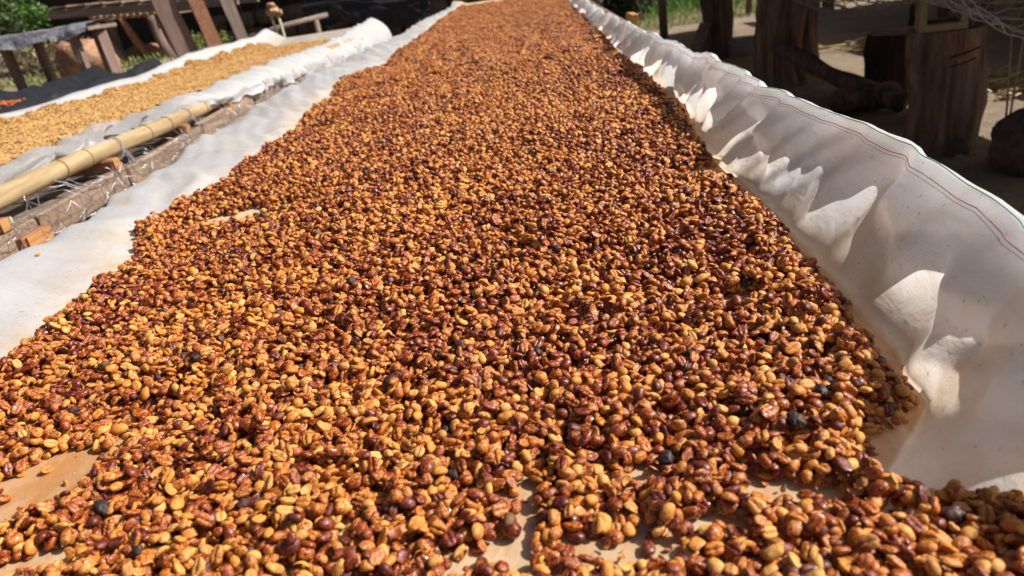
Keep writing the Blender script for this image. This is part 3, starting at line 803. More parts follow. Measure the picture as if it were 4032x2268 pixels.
# ------------------------------------------------------------------ golden bed on the left
GXR = itp([(1.2, -1.42), (8, -1.42)])
def gold_rim_r(y): return .074 + .010 * (fbm(y * 4, 0, 131) - .5) * 2 + .055 * sstep(5.5, 6.6, y)
GX_L, GX_R = -2.36, -1.43
def gold_floor(X, Y):
    X = np.asarray(X, float); Y = np.asarray(Y, float)
    z = .012 * (fbm(X * 4, Y * 4, 133, 2) - .5) - .005 + 0 * X
    tl = np.clip((GX_L + .16 - X) / .16, 0, 1); tr = np.clip((X - (GX_R - .08)) / .08, 0, 1)
    z = z + (.082 + .02 * (fbm(Y * 3, 1, 134) - .5) + .045 * sstep(4.0, 5.2, Y)) * tl ** 1.5 + gold_rim_r(Y) * tr ** 1.4
    return z
def gold_cloth():
    Y = np.linspace(1.25, 6.62, 330); Yc = Y[:, None]
    t = np.linspace(0, 1, 12)[None, :]
    zl = gold_floor(GX_L + 0 * Yc, Yc)
    Xa = GX_L - .035 * np.sin((1 - t) * 1.57); Za = zl - .12 * (1 - t) ** 1.3 + .004
    s = np.linspace(0, 1, 60)[None, 1:]
    Xb = GX_L + (GX_R - GX_L) * s + 0 * Yc
    wr = (.014 * fold(Yc, Xb, .8, .14, 137) + .010 * fold(Yc, Xb, -.7, .11, 136) - .009) * (sstep(.12, 0, s) + sstep(.88, 1, s))
    Zb = gold_floor(Xb, Yc + 0 * Xb) + wr
    u = np.linspace(0, 1, 22)[None, 1:]
    dr = np.interp(Yc, [1.2, 2.4, 2.9, 3.5, 4.5, 4.8, 5.4, 6.7], [.045, .042, .055, .085, .13, .17, .26, .28]) + .02 * (fbm(Yc * 9, 0, 138) - .5)
    ple = .040 * fold(Yc, u * .25, .25, .16, 139) + .022 * fold(Yc, u * .25, -.3, .09, 141) - .02
    Xc = Xb[:, -1:] + np.sin(np.minimum(u * 2.2, 1.57)) * (.045 + .085 * sstep(2.55, 3.1, Yc)) + ple * u + .05 * sstep(5.4, 6.3, Yc) * u
    Zc = Zb[:, -1:] + .012 * np.sin(u * math.pi) * (1 - u) - dr * u ** 1.25
    XX = np.concatenate([Xa + 0 * Yc, Xb, Xc], 1); ZZ = np.concatenate([Za + 0 * Yc, Zb, Zc], 1)
    YY = np.broadcast_to(Yc, XX.shape).copy()
    # end wall
    lift = sstep(6.25, 6.6, YY)
    ZZ = ZZ + lift * .07 * sstep(-2.45, -2.3, XX) * (1 - .5 * sstep(-1.46, -1.38, XX)) * (1 - .9 * sstep(GX_R - .12, GX_R, XX))
    YY = YY + .05 * lift * fbm(XX * 6, 0 * XX, 144)
    t2 = np.linspace(0, 1, 9)[1:, None]
    XE = np.repeat(XX[-1:], 8, 0); YE = YY[-1:] + .04 * np.sin(t2 * 1.5) + .02 * (fbm(XE * 9, t2 * 2, 145) - .5) * t2; ZE = ZZ[-1:] - (.22 * t2 ** 1.2) * (XX[-1:] < GX_R + .005) - .05 * t2 * (XX[-1:] >= GX_R + .005)
    XX = np.concatenate([XX, XE]); YY = np.concatenate([YY, YE]); ZZ = np.concatenate([ZZ, ZE])
    root = thing('drying_cloth', 'white cloth lining the bed of pale golden beans beside the bamboo pole', 'cloth', (-1.9, 4, 0))
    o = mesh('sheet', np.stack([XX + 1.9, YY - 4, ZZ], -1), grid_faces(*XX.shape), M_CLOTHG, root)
    a = o.data.attributes.new('stain', 'FLOAT', 'POINT')
    st = .05 + .45 * sstep(GX_L + .02, GX_L + .12, XX) * sstep(GX_R, GX_R - .1, XX)
    a.data.foreach_set('value', st.ravel().astype(np.float32))
    a = o.data.attributes.new('sheer', 'FLOAT', 'POINT')
    a.data.foreach_set('value', (sstep(2.95, 2.6, YY) * sstep(GX_R - .05, GX_R - .01, XX) * (.6 + .4 * fbm(YY * 5, XX * 5, 149))).ravel().astype(np.float32))
gold_cloth()
def acc_gold(px, py):
    w = .03 * (fbm(px * 9, py * 9, 151) - .5) * 2
    return (px > GX_L + .055 + w) & (px < GX_R - .022 + .4 * w - .02 * sstep(3, 4.5, py)) & (py < 6.35 + w)
gthick = lambda x, y: .010 + .010 * fbm(x * 9, y * 9, 152, 3) + .004 * np.sin(y * 14 + 6 * fbm(x * 2, y * 2, 153))
o = clump_field(GX_L, GX_R, 1.3, 6.4, .0132, acc_gold, gold_floor, gthick, .22, .002, GCL, 'gold_beans', .9, .13)
tag(o, 'pale golden parchment coffee beans filling the bed beside the bamboo pole', 'coffee beans', kind='stuff')
k = 0
while k < 120:
    x = random.uniform(-2.2, GX_R - .04); y = random.uniform(1.55, 2.6)
    rl = (np.array([x, y, .03]) - CAMP) @ ROT
    pu = 2016 + 2800 * rl[0] / -rl[2]; pv = 1134 - 2800 * rl[1] / -rl[2]
    if not (10 < pu < 700 and 300 < pv < 800): continue
    if not acc_gold(np.array([x]), np.array([y]))[0]: continue
    b = bpy.data.objects.new('golden_coffee_bean', GMESH[random.choice([0, 1, 2, 3, 8])]); COL.objects.link(b)
    b.location = (x, y, float(gold_floor(x, y)) + float(gthick(x, y)) + .0085)
    b.rotation_euler = (random.choice([0, math.pi]) + random.gauss(0, .4), random.gauss(0, .3), random.uniform(0, 6.28))
    b['tintv'] = [random.uniform(0, .4), random.random(), 0.0]
    tag(b, 'small pale golden parchment bean on the bed beside the bamboo pole', 'coffee bean', 'golden coffee beans on the bamboo-edged bed'); k += 1

gf = thing('drying_bed_frame', 'raised timber bed frame with bamboo edge pole, wire netting and grey plank', 'drying bed', (-1.9, 4.0, -.78))
def G3(x, y, z): return (x + 1.9, y - 4.0, z + .78)
# bamboo edge pole with nodes
by = np.linspace(1.2, 3.12, 60)
nodes = [1.33, 1.62, 1.93, 2.05, 2.40, 2.55, 2.86]
def brad(y): return .027 * (1 + .09 * max(math.exp(-((y - q) / .012) ** 2) for q in nodes))
bp = [G3(-1.372 + .008 * math.sin(y * 3), y, .000 + .012 * (y - 1.6) + .005 * math.sin(y * 4.1)) for y in by]
bam = MB().tube(bp, [brad(y) for y in by], 16).build('bamboo_pole', M_BAMBOO, gf, True)
for q in nodes:
    c = Vector(G3(-1.372 + .008 * math.sin(q * 3), q, .012 * (q - 1.6) + .005 * math.sin(q * 4.1)))
    MB().tube([c - Vector((0, .0022, 0)), c + Vector((0, .0022, 0))], .0309, 16).build('node_ring', M_NODE, bam, True)
for q in (1.47, 2.20, 2.70):
    for dq in (0, .006, .013):
        cc_ = Vector(G3(-1.372 + .008 * math.sin(q * 3), q + dq, .012 * (q - 1.6) + .005 * math.sin(q * 4.1)))
        lp_ = [cc_ + Vector((math.cos(a_) * .0287, .006 * math.sin(a_), math.sin(a_) * .0287)) for a_ in np.linspace(0, 2 * math.pi, 19)]
        lp_.append(lp_[-1] + Vector((.02, .01, -.06)))
        MB().tube(lp_, .0011, 4, False).build('wire_tie', M_RWIRE, bam, True)
bp2 = [(-1.38 + 1.9, y - 4, (.78 + .022 + .006 * math.sin(y * 2))) for y in np.linspace(3.14, 6.5, 20)]
MB().tube(bp2, .026, 12).build('bamboo_pole', M_BAMBOO, gf, True)
for i, (a, b) in enumerate(((1.05, 1.70), (1.712, 2.15), (2.165, 2.72), (2.735, 3.30), (3.315, 4.25), (4.26, 5.4), (5.41, 6.55))):
    dz = random.uniform(-.006, .006)
    beam(G3(-1.338 + random.uniform(-.004, .004), a, -.088 + .030 * (a - 2) * (a < 3.3) + .039 * (a >= 3.3) + dz), G3(-1.338, b, -.088 + .030 * (b - 2) * (b < 3.31) + .039 * (b >= 3.31) + dz), .034, .070, .005, .002).build('side_plank', M_GREYW, gf)
for y, z in ((1.60, -.045), (2.12, -.030), (2.62, -.026), (3.05, -.015), (3.9, 0), (4.8, 0), (5.7, 0)):
    cp = beam(G3(-2.30, y, z - .003), G3(-1.325, y, z), .04, .034, .004, .002).build('cross_piece', M_REDW, gf)
    beam(G3(-1.3245, y, z), G3(-1.3215, y, z), .036, .030, 0).build('sawn_end', M_ORANGE, cp)
beam(G3(-1.29, .95, -.205), G3(-1.27, 1.95, -.185), .11, .035, .005, .003).build('lower_plank', M_REDW, gf)
eb = beam(G3(-1.44, 1.655, -.125), G3(-1.298, 1.655, -.125), .10, .085, .006, .002).build('cross_beam', M_REDW, gf)
beam(G3(-1.2975, 1.655, -.125), G3(-1.2945, 1.655, -.125), .092, .078, 0).build('sawn_end', M_ORANGE, eb)
yy_ = 1.15
while yy_ < 6.5:  # boards added under the cloth to hide lit ground and darken the gap
    w_ = random.uniform(.10, .16)
    beam(G3(-2.33, yy_ + w_ / 2, -.072), G3(-1.366, yy_ + w_ / 2, -.072 + random.uniform(-.003, .003)), w_ - .012, .018, .003).build('gap_block_board', M_GREYX, gf); yy_ += w_
for y in (1.5, 3.2, 4.9, 6.4):
    for x in (-1.40, -2.28):
        zt = -.15 if x > -2 else -.05
        gz = float(ground_z(x, y))
        beam(G3(x, y, gz - .04), G3(x, y, zt), .085, .085, .008, .004).build('leg', M_PINKZ, gf)
beam(G3(-2.37, 1.3, -.02), G3(-2.37, 6.5, -.02), .05, .05).build('side_rail', M_GREYW, gf)
MB().tube([G3(-1.27, 1.25, -.80), G3(-1.27, 1.25, -.24)], [.085, .078], 14, True, lambda i, t, p: 1 + .08 * math.sin(5 * t)).build('leg', M_BARK, gf, True)

def hexnet(fn, nu, nv, r=.0009, drop=0.0, seed=3):
    """honeycomb wire netting; fn maps (u, v) cell units to a point"""
    rr = random.Random(seed); mb = MB(); done = set()
    def nodept(i, j, k):
        # k 0 lower, 1 upper node of a cell column
        u = i + (.5 if j % 2 else 0); v = j + (.0 if k == 0 else .34)
        return (u, v)
    for j in range(nv):
        for i in range(nu):
            a = nodept(i, j, 0); b = nodept(i, j, 1)
            segs = [(a, b)]
            if j + 1 < nv:
                if j % 2 == 0: nb = [(i, j + 1), (i - 1, j + 1)]
                else: nb = [(i + 1, j + 1), (i, j + 1)]
                for (p, q) in nb:
                    if 0 <= p < nu: segs.append((b, nodept(p, q, 0)))
            for s_, e_ in segs:
                if rr.random() < drop: continue
                p = Vector(fn(*s_)); q = Vector(fn(*e_))
                mid = (p + q) / 2 + Vector([rr.uniform(-1, 1) * (q - p).length * .07 for _ in range(3)])
                mb.tube([p, mid, q], r, 4, False)
    return mb
def net_gold(u, v):
    y = 1.15 + u * .042; w = v * .034 / .34 * .34
    # hangs from the pole down over the plank with curls
    x = -1.335 + .055 * math.sin(min(w / .10, 1.3) * 1.6) + .022 * math.sin(y * 13 + w * 30)
    z = -.018 - w * .62 + .014 * math.sin(y * 17 + 2) + .012 * math.sin(y * 41 + w * 60)
    return G3(x + .012 * math.sin(y * 53), y + .012 * math.sin(w * 70 + y * 9), z)
hexnet(net_gold, 110, 9, .0009, .16, 4).build('wire_netting', M_WIRE, gf, True)
def net_gold2(u, v):
    y = 3.1 + u * .04; w = v * .032
    return G3(-1.30 + .03 * math.sin(w * 22 + y * 5), y, -.05 - w * .8 + .02 * math.sin(y * 11))
hexnet(net_gold2, 42, 8, .0010, .15, 5).build('wire_netting', M_WIRE, gf, True)

# ------------------------------------------------------------------ black plastic bed further left
def sheet(fn, nu, nv, name, mat, parent):
    u, v = np.meshgrid(np.linspace(0, 1, nu), np.linspace(0, 1, nv))
    P = np.stack(fn(u, v), -1)
    o = mesh(name, P, grid_faces(nv, nu), mat, parent)
    a = o.data.attributes.new('stain', 'FLOAT', 'POINT')
    return o
bb = thing('plastic_lined_bed', 'low bed lined with shiny black plastic sheet beside the golden beans', 'drying bed', (-2.9, 4.1, 0))
def plast(u, v):
    Y = 2.4 + v * 2.95
    X = -2.50 - .10 * v - u * .66
    rim = np.where(u < .22, sstep(0, .22, u) * 0, 0)
    prof = .055 * np.exp(-((u - .20) / .10) ** 2) + .075 * np.exp(-((u - .86) / .13) ** 2) - .10 * sstep(.18, 0, u) - .10 * sstep(.93, 1, u)
    Z = .012 + prof * (.8 + .5 * fbm(Y * 2.4, u * 2, 161)) + .026 * (fbm(X * 8, Y * 8, 162, 3) - .5) + .020 * (1 - np.abs(2 * noise2(X * 7 + Y * 3, Y * 7, 163) - 1))
    Z = Z + .05 * sstep(.80, .95, v) * (1 - .6 * u) - .16 * sstep(.955, 1.0, v)
    return X + 2.9, Y - 4.1, Z
sheet(plast, 60, 150, 'plastic_sheet', M_PLAST, bb)
for y in (2.6, 4.0, 5.2):
    for x in (-2.62, -3.14):
        gz = float(ground_z(x, y))
        beam((x + 2.9, y - 4.1, gz - .05), (x + 2.9, y - 4.1, .0), .06, .06).build('leg', M_GREYZ, bb)
beam((-2.60 + 2.9, 2.5 - 4.1, -.02), (-2.66 + 2.9, 5.2 - 4.1, -.02), .05, .05).build('side_rail', M_GREYW, bb)
beam((-3.12 + 2.9, 2.5 - 4.1, -.02), (-3.20 + 2.9, 5.2 - 4.1, -.02), .05, .05).build('side_rail', M_GREYW, bb)
def acc_ch(px, py): return (py < 3.72 + .1 * fbm(px * 9, py * 9, 165)) & (noise2(px * 30, py * 30, 166) > .25)
o = clump_field(-3.02, -2.70, 2.5, 3.8, .026, acc_ch, lambda x, y: .070 + 0 * x, lambda x, y: .008 + 0 * x, .4, .0, CCL, 'drying_cherries', 1.15)
tag(o, 'orange-red coffee cherries in the black plastic lined bed', 'coffee cherries', kind='stuff')

def pillow(name, label, cat, c, size, mat, seed, rz=0.0, lump=.25, group=None, freq=2.2, n=26):
    th = np.linspace(0, math.pi, n // 2 + 1)[:, None]; ph = np.linspace(0, 2 * math.pi, n, endpoint=False)[None, :]
    x = np.sin(th) * np.cos(ph); y = np.sin(th) * np.sin(ph); z = np.cos(th) + 0 * ph
    r = 1 + lump * (fbm(x * freq + seed, y * freq + z * freq, seed, 4) - .5) * 2
    P = np.stack([x * r * size[0], y * r * size[1], z * r * size[2]], -1)
    P[0] = P[0].mean(0); P[-1] = P[-1].mean(0)
    o = mesh(name, P, grid_faces(P.shape[0], n, True), mat)
    o.location = c; o.rotation_euler = (0, 0, rz)
    return tag(o, label, cat, group)
gz = float(ground_z(-3.55, 4.3))
pillow('sack', 'plump cream-white sack lying behind the black plastic lined bed', 'sack', (-3.50, 4.35, gz + .15), (.22, .34, .20), M_SACK, 3, .3, .15)

# ------------------------------------------------------------------ left background
def slab_sheet(name, label, cat, x0, x1, y0, y1, z, drop, mat, seed, legs, legmat, thick=.03):
    root = thing(name, label, cat, ((x0 + x1) / 2, (y0 + y1) / 2, 0))
    cx, cy = (x0 + x1) / 2, (y0 + y1) / 2
    def fn(u, v):
        X = x0 + (x1 - x0) * u; Y = y0 + (y1 - y0) * np.clip((v - .3) / .7, 0, 1)
        d = np.clip(.3 - v, 0, 1) / .3
        Z = z + .035 * (fbm(X * 9, Y * 9 + d * 2, seed, 3) - .5) - d * drop * (.6 + .8 * fbm(X * 5, 0 * X, seed + 1))
        Y = Y - .05 * d + .05 * (fbm(X * 11 + d, d * 2, seed + 2, 3) - .5) * sstep(0, .3, d)
        return X - cx, Y - cy, Z
    sheet(fn, 70, 30, 'plastic_cover', mat, root)
    MB().box((0, .01, z - .04), (x1 - x0 - .02, y1 - y0 - .03, thick), None, .004).build('table_top', M_GREYX, root)
    for (lx, ly, tx, ty, w) in legs:
        gz = float(ground_z(lx, ly))
        beam((lx - cx, ly - cy, gz - .05), (tx - cx, ty - cy, z - .056), w, w * .8, .006, .004).build('leg', legmat, root)
    return root
tb = slab_sheet('covered_table', 'low table on rough posts covered with dusty grey plastic sheet', 'table', -5.2, -3.42, 5.75, 6.2, .425, .09, M_GPLAST, 171,
           [(-4.18, 5.85, -4.20, 5.85, .07), (-3.60, 5.85, -3.62, 5.85, .075), (-3.46, 6.0, -3.50, 6.02, .09), (-5.0, 5.85, -5.0, 5.85, .07), (-4.1, 6.12, -4.1, 6.12, .07)], M_PINKZ)
def net_l(u, v): return (-3.95 + u * .035 + 4.31, 5.80 - 5.975 + .03 * math.sin(u), .36 - v * .03)
hexnet(net_l, 14, 8, .0011, .1, 9).build('wire_netting', M_RWIRE, tb, True)

pt = thing('plank_table', 'weathered plank table with row of sawn slat ends on crooked posts', 'table', (-4.2, 8.3, 0))
def T3(x, y, z): return (x + 4.2, y - 8.3, z)
beam(T3(-5.1, 7.96, .590), T3(-3.05, 7.96, .440), .05, .085, .006, .004).build('front_beam', M_GREYX, pt)
beam(T3(-5.1, 8.7, .590), T3(-3.1, 8.7, .443), .05, .085, .006, .004).build('back_beam', M_GREYX, pt)
for i in range(12):
    x = -4.62 + i * .072
    zz = .590 - (x + 5.1) * .0732 - .066
    s = beam(T3(x, 7.90, zz), T3(x, 8.75, zz), .055, .045, .004, .004).build('slat', M_GREYW, pt)
    beam(T3(x, 7.895, zz), T3(x, 7.8985, zz), .050, .040, 0).build('sawn_end', M_ORANGE, s)
for (xb, xt, w, mt) in ((-4.43, -4.60, .095, M_PINKZ), (-4.52, -4.62, .06, M_GREYZ), (-4.10, -4.34, .085, M_REDW), (-3.88, -4.02, .125, M_PINKZ)):
    y0 = 7.93 if mt is not M_GREYZ else 8.05
    gz = float(ground_z(xb, y0))
    pts = [Vector(T3(xb + (xt - xb) * t + .02 * math.sin(t * 5 + xb), y0, gz - .05 + (.590 - (xt + 5.1) * .0732 - .086 - gz + .05) * t)) for t in np.linspace(0, 1, 9)]
    MB().tube(pts, [w / 2 * (1.15 - .2 * t) for t in np.linspace(0, 1, 9)], 12, True, lambda i, t, p: 1 + .13 * math.sin(2 * t + i * .3) + .06 * math.sin(7 * t)).build('post', mt, pt, True)
for i in range(9):
    beam(T3(-4.95 + i * .2, 7.94, .645 - i * .01464), T3(-4.95 + i * .2, 8.72, .645 - i * .01464), .17, .02, .003, .003).build('top_plank', M_GREYW, pt)

for i, (xb, xt, y, w, top, mt, lb) in enumerate((
        (-3.36, -3.62, 7.45, .20, .80, M_PINKZ, 'broad rough-sawn board standing upright, widest of three behind the golden bed'),
        (-3.10, -3.32, 7.52, .145, .74, M_REDW, 'reddish upright board with pointed top, middle of three behind the golden bed'),
        (-2.86, -3.06, 7.60, .12, .78, M_GREYZ, 'narrow greyish upright board, thinnest of three behind the golden bed'))):
    gz = -.78
    root = thing('upright_board', lb, 'board', (xb, y, float(ground_z(xb, y))), .55, 'upright boards behind the golden bed')
    gz = float(ground_z(xb, y))
    n_ = 9; v = []; 
    for k in range(n_):
        t = k / (n_ - 1); ww = w * (1 - .06 * math.sin(t * 9 + i)) / 2
        if i == 1 and k == n_ - 1: ww *= .45
        xx = (xt - xb) * t
        for (dx, dy) in ((-ww, -.02), (ww, -.02 + .006), (ww, .02), (-ww, .02)):
            v.append((xx + dx + random.uniform(-.004, .004), dy, -.05 + (top - gz + .05) * t))
    f = grid_faces(n_, 4, True) + [(3, 2, 1, 0), tuple((n_ - 1) * 4 + q for q in range(4))]
    b = mesh('board', v, f, mt, root, False)

# pale stalks with a tan clump
st = thing('stalk_plant', 'pair of pale curved stalks topped by a tan ragged clump', 'plant', (-2.68, 7.85, float(ground_z(-2.68, 7.85))))
gz = float(ground_z(-2.68, 7.85))
for dx in (0, 1):
    pts = [Vector((.02 + (-.055 + .075 * dx) * t + .02 * math.sin(t * 3), 0, (.25 - gz) * t)) for t in np.linspace(0, 1, 12)]
    MB().tube(pts, [.018 - .004 * t for t in np.linspace(0, 1, 12)], 8).build('stalk', M_PALE, st, True)
cl = pillow('clump', None, None, (.0, 0, .285 - gz), (.072, .06, .042), M_TAN, 8, 0, .5, None, 4.0); cl.parent = st
cl = pillow('clump', None, None, (.075, .0, .265 - gz), (.02, .02, .03), M_TAN, 9, 0, .4); cl.parent = st
cl = pillow('cap', None, None, (-.005, 0, .345 - gz), (.048, .045, .03), M_CLAY, 10, 0, .4); cl.parent = st

# grey pole lying behind the golden bed
p0, p1 = Vector((-3.0, 7.72, .075)), Vector((-2.25, 8.3, .165))
po = thing('fallen_pole', 'grey weathered pole lying on rough stakes against the dark background', 'pole', (-2.6, 8.0, 0))
MB().tube([p0 - Vector((-2.6, 8, 0)), (p0 + p1) / 2 - Vector((-2.6, 8, 0)) + Vector((0, 0, .012)), p1 - Vector((-2.6, 8, 0))], [.026, .03, .027], 10).build('shaft', M_GREYX, po, True)
for q in (p0.lerp(p1, .2), p0.lerp(p1, .85)):
    gz = float(ground_z(q.x, q.y))
    MB().tube([(q.x + 2.6, q.y - 8, gz - .05), (q.x + 2.6, q.y - 8, q.z - .015)], .03, 8).build('stake', M_GREYZ, po, True)

# black plastic covered bed at the back
bk = thing('plastic_draped_table', 'table draped in crumpled black plastic in front of stone wall', 'table', (-1.95, 9.3, 0))
def drape(u, v):
    X = -2.72 + 1.5 * u; d = np.clip((.55 - v) / .55, 0, 1)
    Y = 9.0 + .7 * np.clip((v - .55) / .45, 0, 1) + .10 * (fbm(X * 5, v * 4, 181, 3) - .5) * sstep(0, .3, d)
    Z = .27 - .14 * u - (.28 + .07 * np.sin(X * 6)) * d + .05 * (fbm(X * 7, v * 5, 182, 3) - .5) + .05 * (1 - np.abs(2 * noise2(X * 5 + v * 3, v * 4, 183) - 1))
    return X + 1.95, Y - 9.3, Z
sheet(drape, 70, 46, 'plastic_cover', M_PLAST, bk)
for x, y in ((-2.6, 9.12), (-1.4, 9.12), (-2.6, 9.62), (-1.4, 9.62)):
    zt = .27 - .14 * (x + 2.72) / 1.5
    gz = float(ground_z(x, y))
    beam((x + 1.95, y - 9.3, gz - .05), (x + 1.95, y - 9.3, zt - .035), .06, .06).build('leg', M_GREYZ, bk)
beam((-2.66 + 1.95, 9.35 - 9.3, .215), (-1.28 + 1.95, 9.35 - 9.3, .09), .6, .03).build('table_top', M_GREYX, bk)

# dark stone wall
sw = thing('stone_wall', 'low dry-stone wall of dark brown stones in shade', 'wall', (-1.9, 10.2, 0))
for row in range(5):
    x = -4.4 + .1 * (row % 2)
    while x < .75:
        w = random.uniform(.24, .40); h = .21
        zc = -.70 + row * .205 + .1
        bm = MB().box((x + w / 2 + 1.9, 10.15 - 10.2 + random.uniform(-.03, .03), zc), (w - .012, .32, h - .01), None, .045, .012)
        bm.build('stone', M_STONE, sw, True); x += w

# dark shed behind
sh = thing('open_shed', 'dark board shed behind the drying tables with unseen roof added for shade', 'shed', (-4.0, 12.4, 0))
x = -8.4
while x < .9:
    w = random.uniform(.22, .34); gz = float(ground_z(x, 12.4))
    beam((x + w / 2 + 4.0, random.uniform(-.012, .012), gz - .1), (x + w / 2 + 4.0, 0, 2.35), w - .012, .03, .004, .004).build('wall_board', M_SHED, sh); x += w
for q in range(5):  # unseen roof slabs added overhead to throw shade on the background
    a = Vector((-5.6 + q * 1.5 + 4.0, -3.1, 2.12)); b = Vector((-5.6 + q * 1.5 + 4.0, 1.2, 2.62))
    MB().box((a + b) / 2 + Vector((.75, 0, .0)), (1.53, (b - a).length, .025), Matrix.Rotation(math.atan2(.5, 4.3), 3, 'X'), .004).build('shade_roof_sheet', M_ROOF, sh)
for x in (-5.4, -2.2, 1.6):
    gz = float(ground_z(x, 9.7))
    MB().tube([(x + 4, 9.6 - 12.4, gz - .1), (x + 4, 9.6 - 12.4, 2.08)], .055, 10).build('post', M_GREYZ, sh, True) if x not in (-2.2,) else None

# pale plastered wall and leafy bush at far left
wl_ = thing('plaster_wall', 'sunlit pale plastered wall behind the leafy bush', 'wall', (-11.9, 14.5, 0))
MB().box((0, 0, .9), (4.2, .25, 2.6), None, .02).build('wall_face', M_WALL, wl_)
MB().box((0, 0, 2.24), (4.4, .4, .08), None, .02).build('coping', M_CONC, wl_)

def leaf_cloud(name, label, cat, base, centers, nleaf, size, mat, seed, stem=True, stemmat=None, group=None, flat=0.6):
    r = np.random.default_rng(seed)
    root = thing(name, label, cat, base, 0, group)
    V = []; Fc = []
    for (cx, cy, cz, rx, ry, rz), nl in zip(centers, nleaf):
        d = r.normal(size=(nl, 3)); d /= np.linalg.norm(d, axis=1)[:, None]
        rad = r.random(nl) ** .45
        p = np.array([cx, cy, cz]) + d * rad[:, None] * np.array([rx, ry, rz])
        ax = r.normal(size=(nl, 3)); ax[:, 2] *= flat; ax /= np.linalg.norm(ax, axis=1)[:, None]
        bx = np.cross(ax, r.normal(size=(nl, 3))); bx /= np.linalg.norm(bx, axis=1)[:, None]
        s = size * r.uniform(.6, 1.3, nl)[:, None]
        nn = np.cross(ax, bx)
        b = len(V)
        q = np.stack([p, p + ax * s * .5 + bx * s * .28 + nn * s * .06, p + ax * s, p + ax * s * .5 - bx * s * .28 + nn * s * .06], 1).reshape(-1, 3)
        V.extend(q.tolist()); Fc.extend([(b + 4 * i, b + 4 * i + 1, b + 4 * i + 2, b + 4 * i + 3) for i in range(nl)])
    mesh('crown', V, Fc, mat, root, False)
    if stem:
        for k, (cx, cy, cz, rx, ry, rz) in enumerate(centers):
            pts = [Vector((0, 0, -.05)), Vector((cx * .4, cy * .4, cz * .5)), Vector((cx, cy, cz + rz * .5))]
            MB().tube(pts, [.004 + .045 * rz, .003 + .03 * rz, .002], 6).build('stem', stemmat or M_BARK, root, True)
    return root
gz = float(ground_z(-8.2, 12.2))
leaf_cloud('leafy_bush', 'bright green leafy bush beside the pale plastered wall', 'bush', (-8.3, 12.0, gz),
           [(-.2, 0, .95, .5, .4, .32), (.25, .05, .75, .38, .35, .25), (-.5, 0, .55, .5, .4, .3), (.0, -.1, .4, .4, .35, .25), (-1.0, .2, 1.0, .6, .4, .4), (.2, .1, 1.1, .25, .25, .2)], [650, 450, 500, 350, 500, 200], .085, M_LEAF, 5)
gz = float(ground_z(-5.2, 7.6))
leaf_cloud('dry_bush', 'greyish dry brushwood bush growing under the plastic-covered table', 'bush', (-5.2, 7.5, gz),
           [(0, 0, .22, .38, .3, .24), (.4, .05, .18, .35, .25, .2)], [900, 700], .05, M_DRY, 6)
gz = float(ground_z(-4.35, 6.6))
leaf_cloud('weed', 'small tuft of green weeds at the foot of the reddish clay boulder', 'plant', (-4.72, 6.1, float(ground_z(-4.72, 6.1))), [(0, 0, .10, .14, .12, .12)], [260], .05, M_GRASS, 7, False)
leaf_cloud('weed', 'dark green leafy weed between the crooked table posts', 'plant', (-4.72, 9.6, float(ground_z(-4.7, 9.6))), [(0, 0, .28, .13, .12, .2)], [160], .09, M_LEAF, 8)
leaf_cloud('weed', 'low green weeds on the ground before the shed, beside the upright boards', 'plant', (-4.0, 9.0, float(ground_z(-4.0, 9.0))), [(0, 0, .07, .35, .2, .10)], [400], .06, M_GRASS, 9, False)
leaf_cloud('weed', 'yellow-green tuft in front of the clay boulder by black plastic', 'plant', (-3.55, 5.5, float(ground_z(-3.55, 5.5))), [(0, 0, .10, .09, .08, .09)], [170], .05, M_GRASS, 10, False)
pillow('clay_boulder', 'reddish-brown clay boulder under the grey plastic-covered table', 'boulder', (-4.02, 6.55, float(ground_z(-4.02, 6.55)) + .13), (.25, .22, .19), M_CLAY, 12, .2, .35)
pillow('clay_boulder', 'tan rounded clay lump on the ground between the plank table posts', 'boulder', (-4.62, 8.75, float(ground_z(-4.62, 8.75)) + .06), (.22, .2, .10), M_CLAY, 14, .5, .3)

def cinder(name, label, c, size, rz, mat, holes=2, tilt=0.0, group=None):
    root = thing(name, label, 'concrete block', c, rz, group)
    root.rotation_euler = (0, tilt, rz)
    l, w, h = size; t = .034
    o = MB()
    # hollow cells run along the block's depth
    o.box((0, 0, t / 2), (l, w, t), None, .004); o.box((0, 0, h - t / 2), (l, w, t), None, .004)
    o.build('face_shell', mat, root)
    for k in range(holes + 1):
        x = -l / 2 + t / 2 + k * (l - t) / holes
        MB().box((x, 0, h / 2), (t - .003, w - .006, h - 2 * t + .006), None, .003).build('web', mat, root)
    return root
cinder('concrete_block', 'hollow concrete block on the ground behind the plank table posts', (-4.28, 8.95, float(ground_z(-4.28, 8.95)) - .01), (.34, .2, .17), .15, M_BUFF, 1)

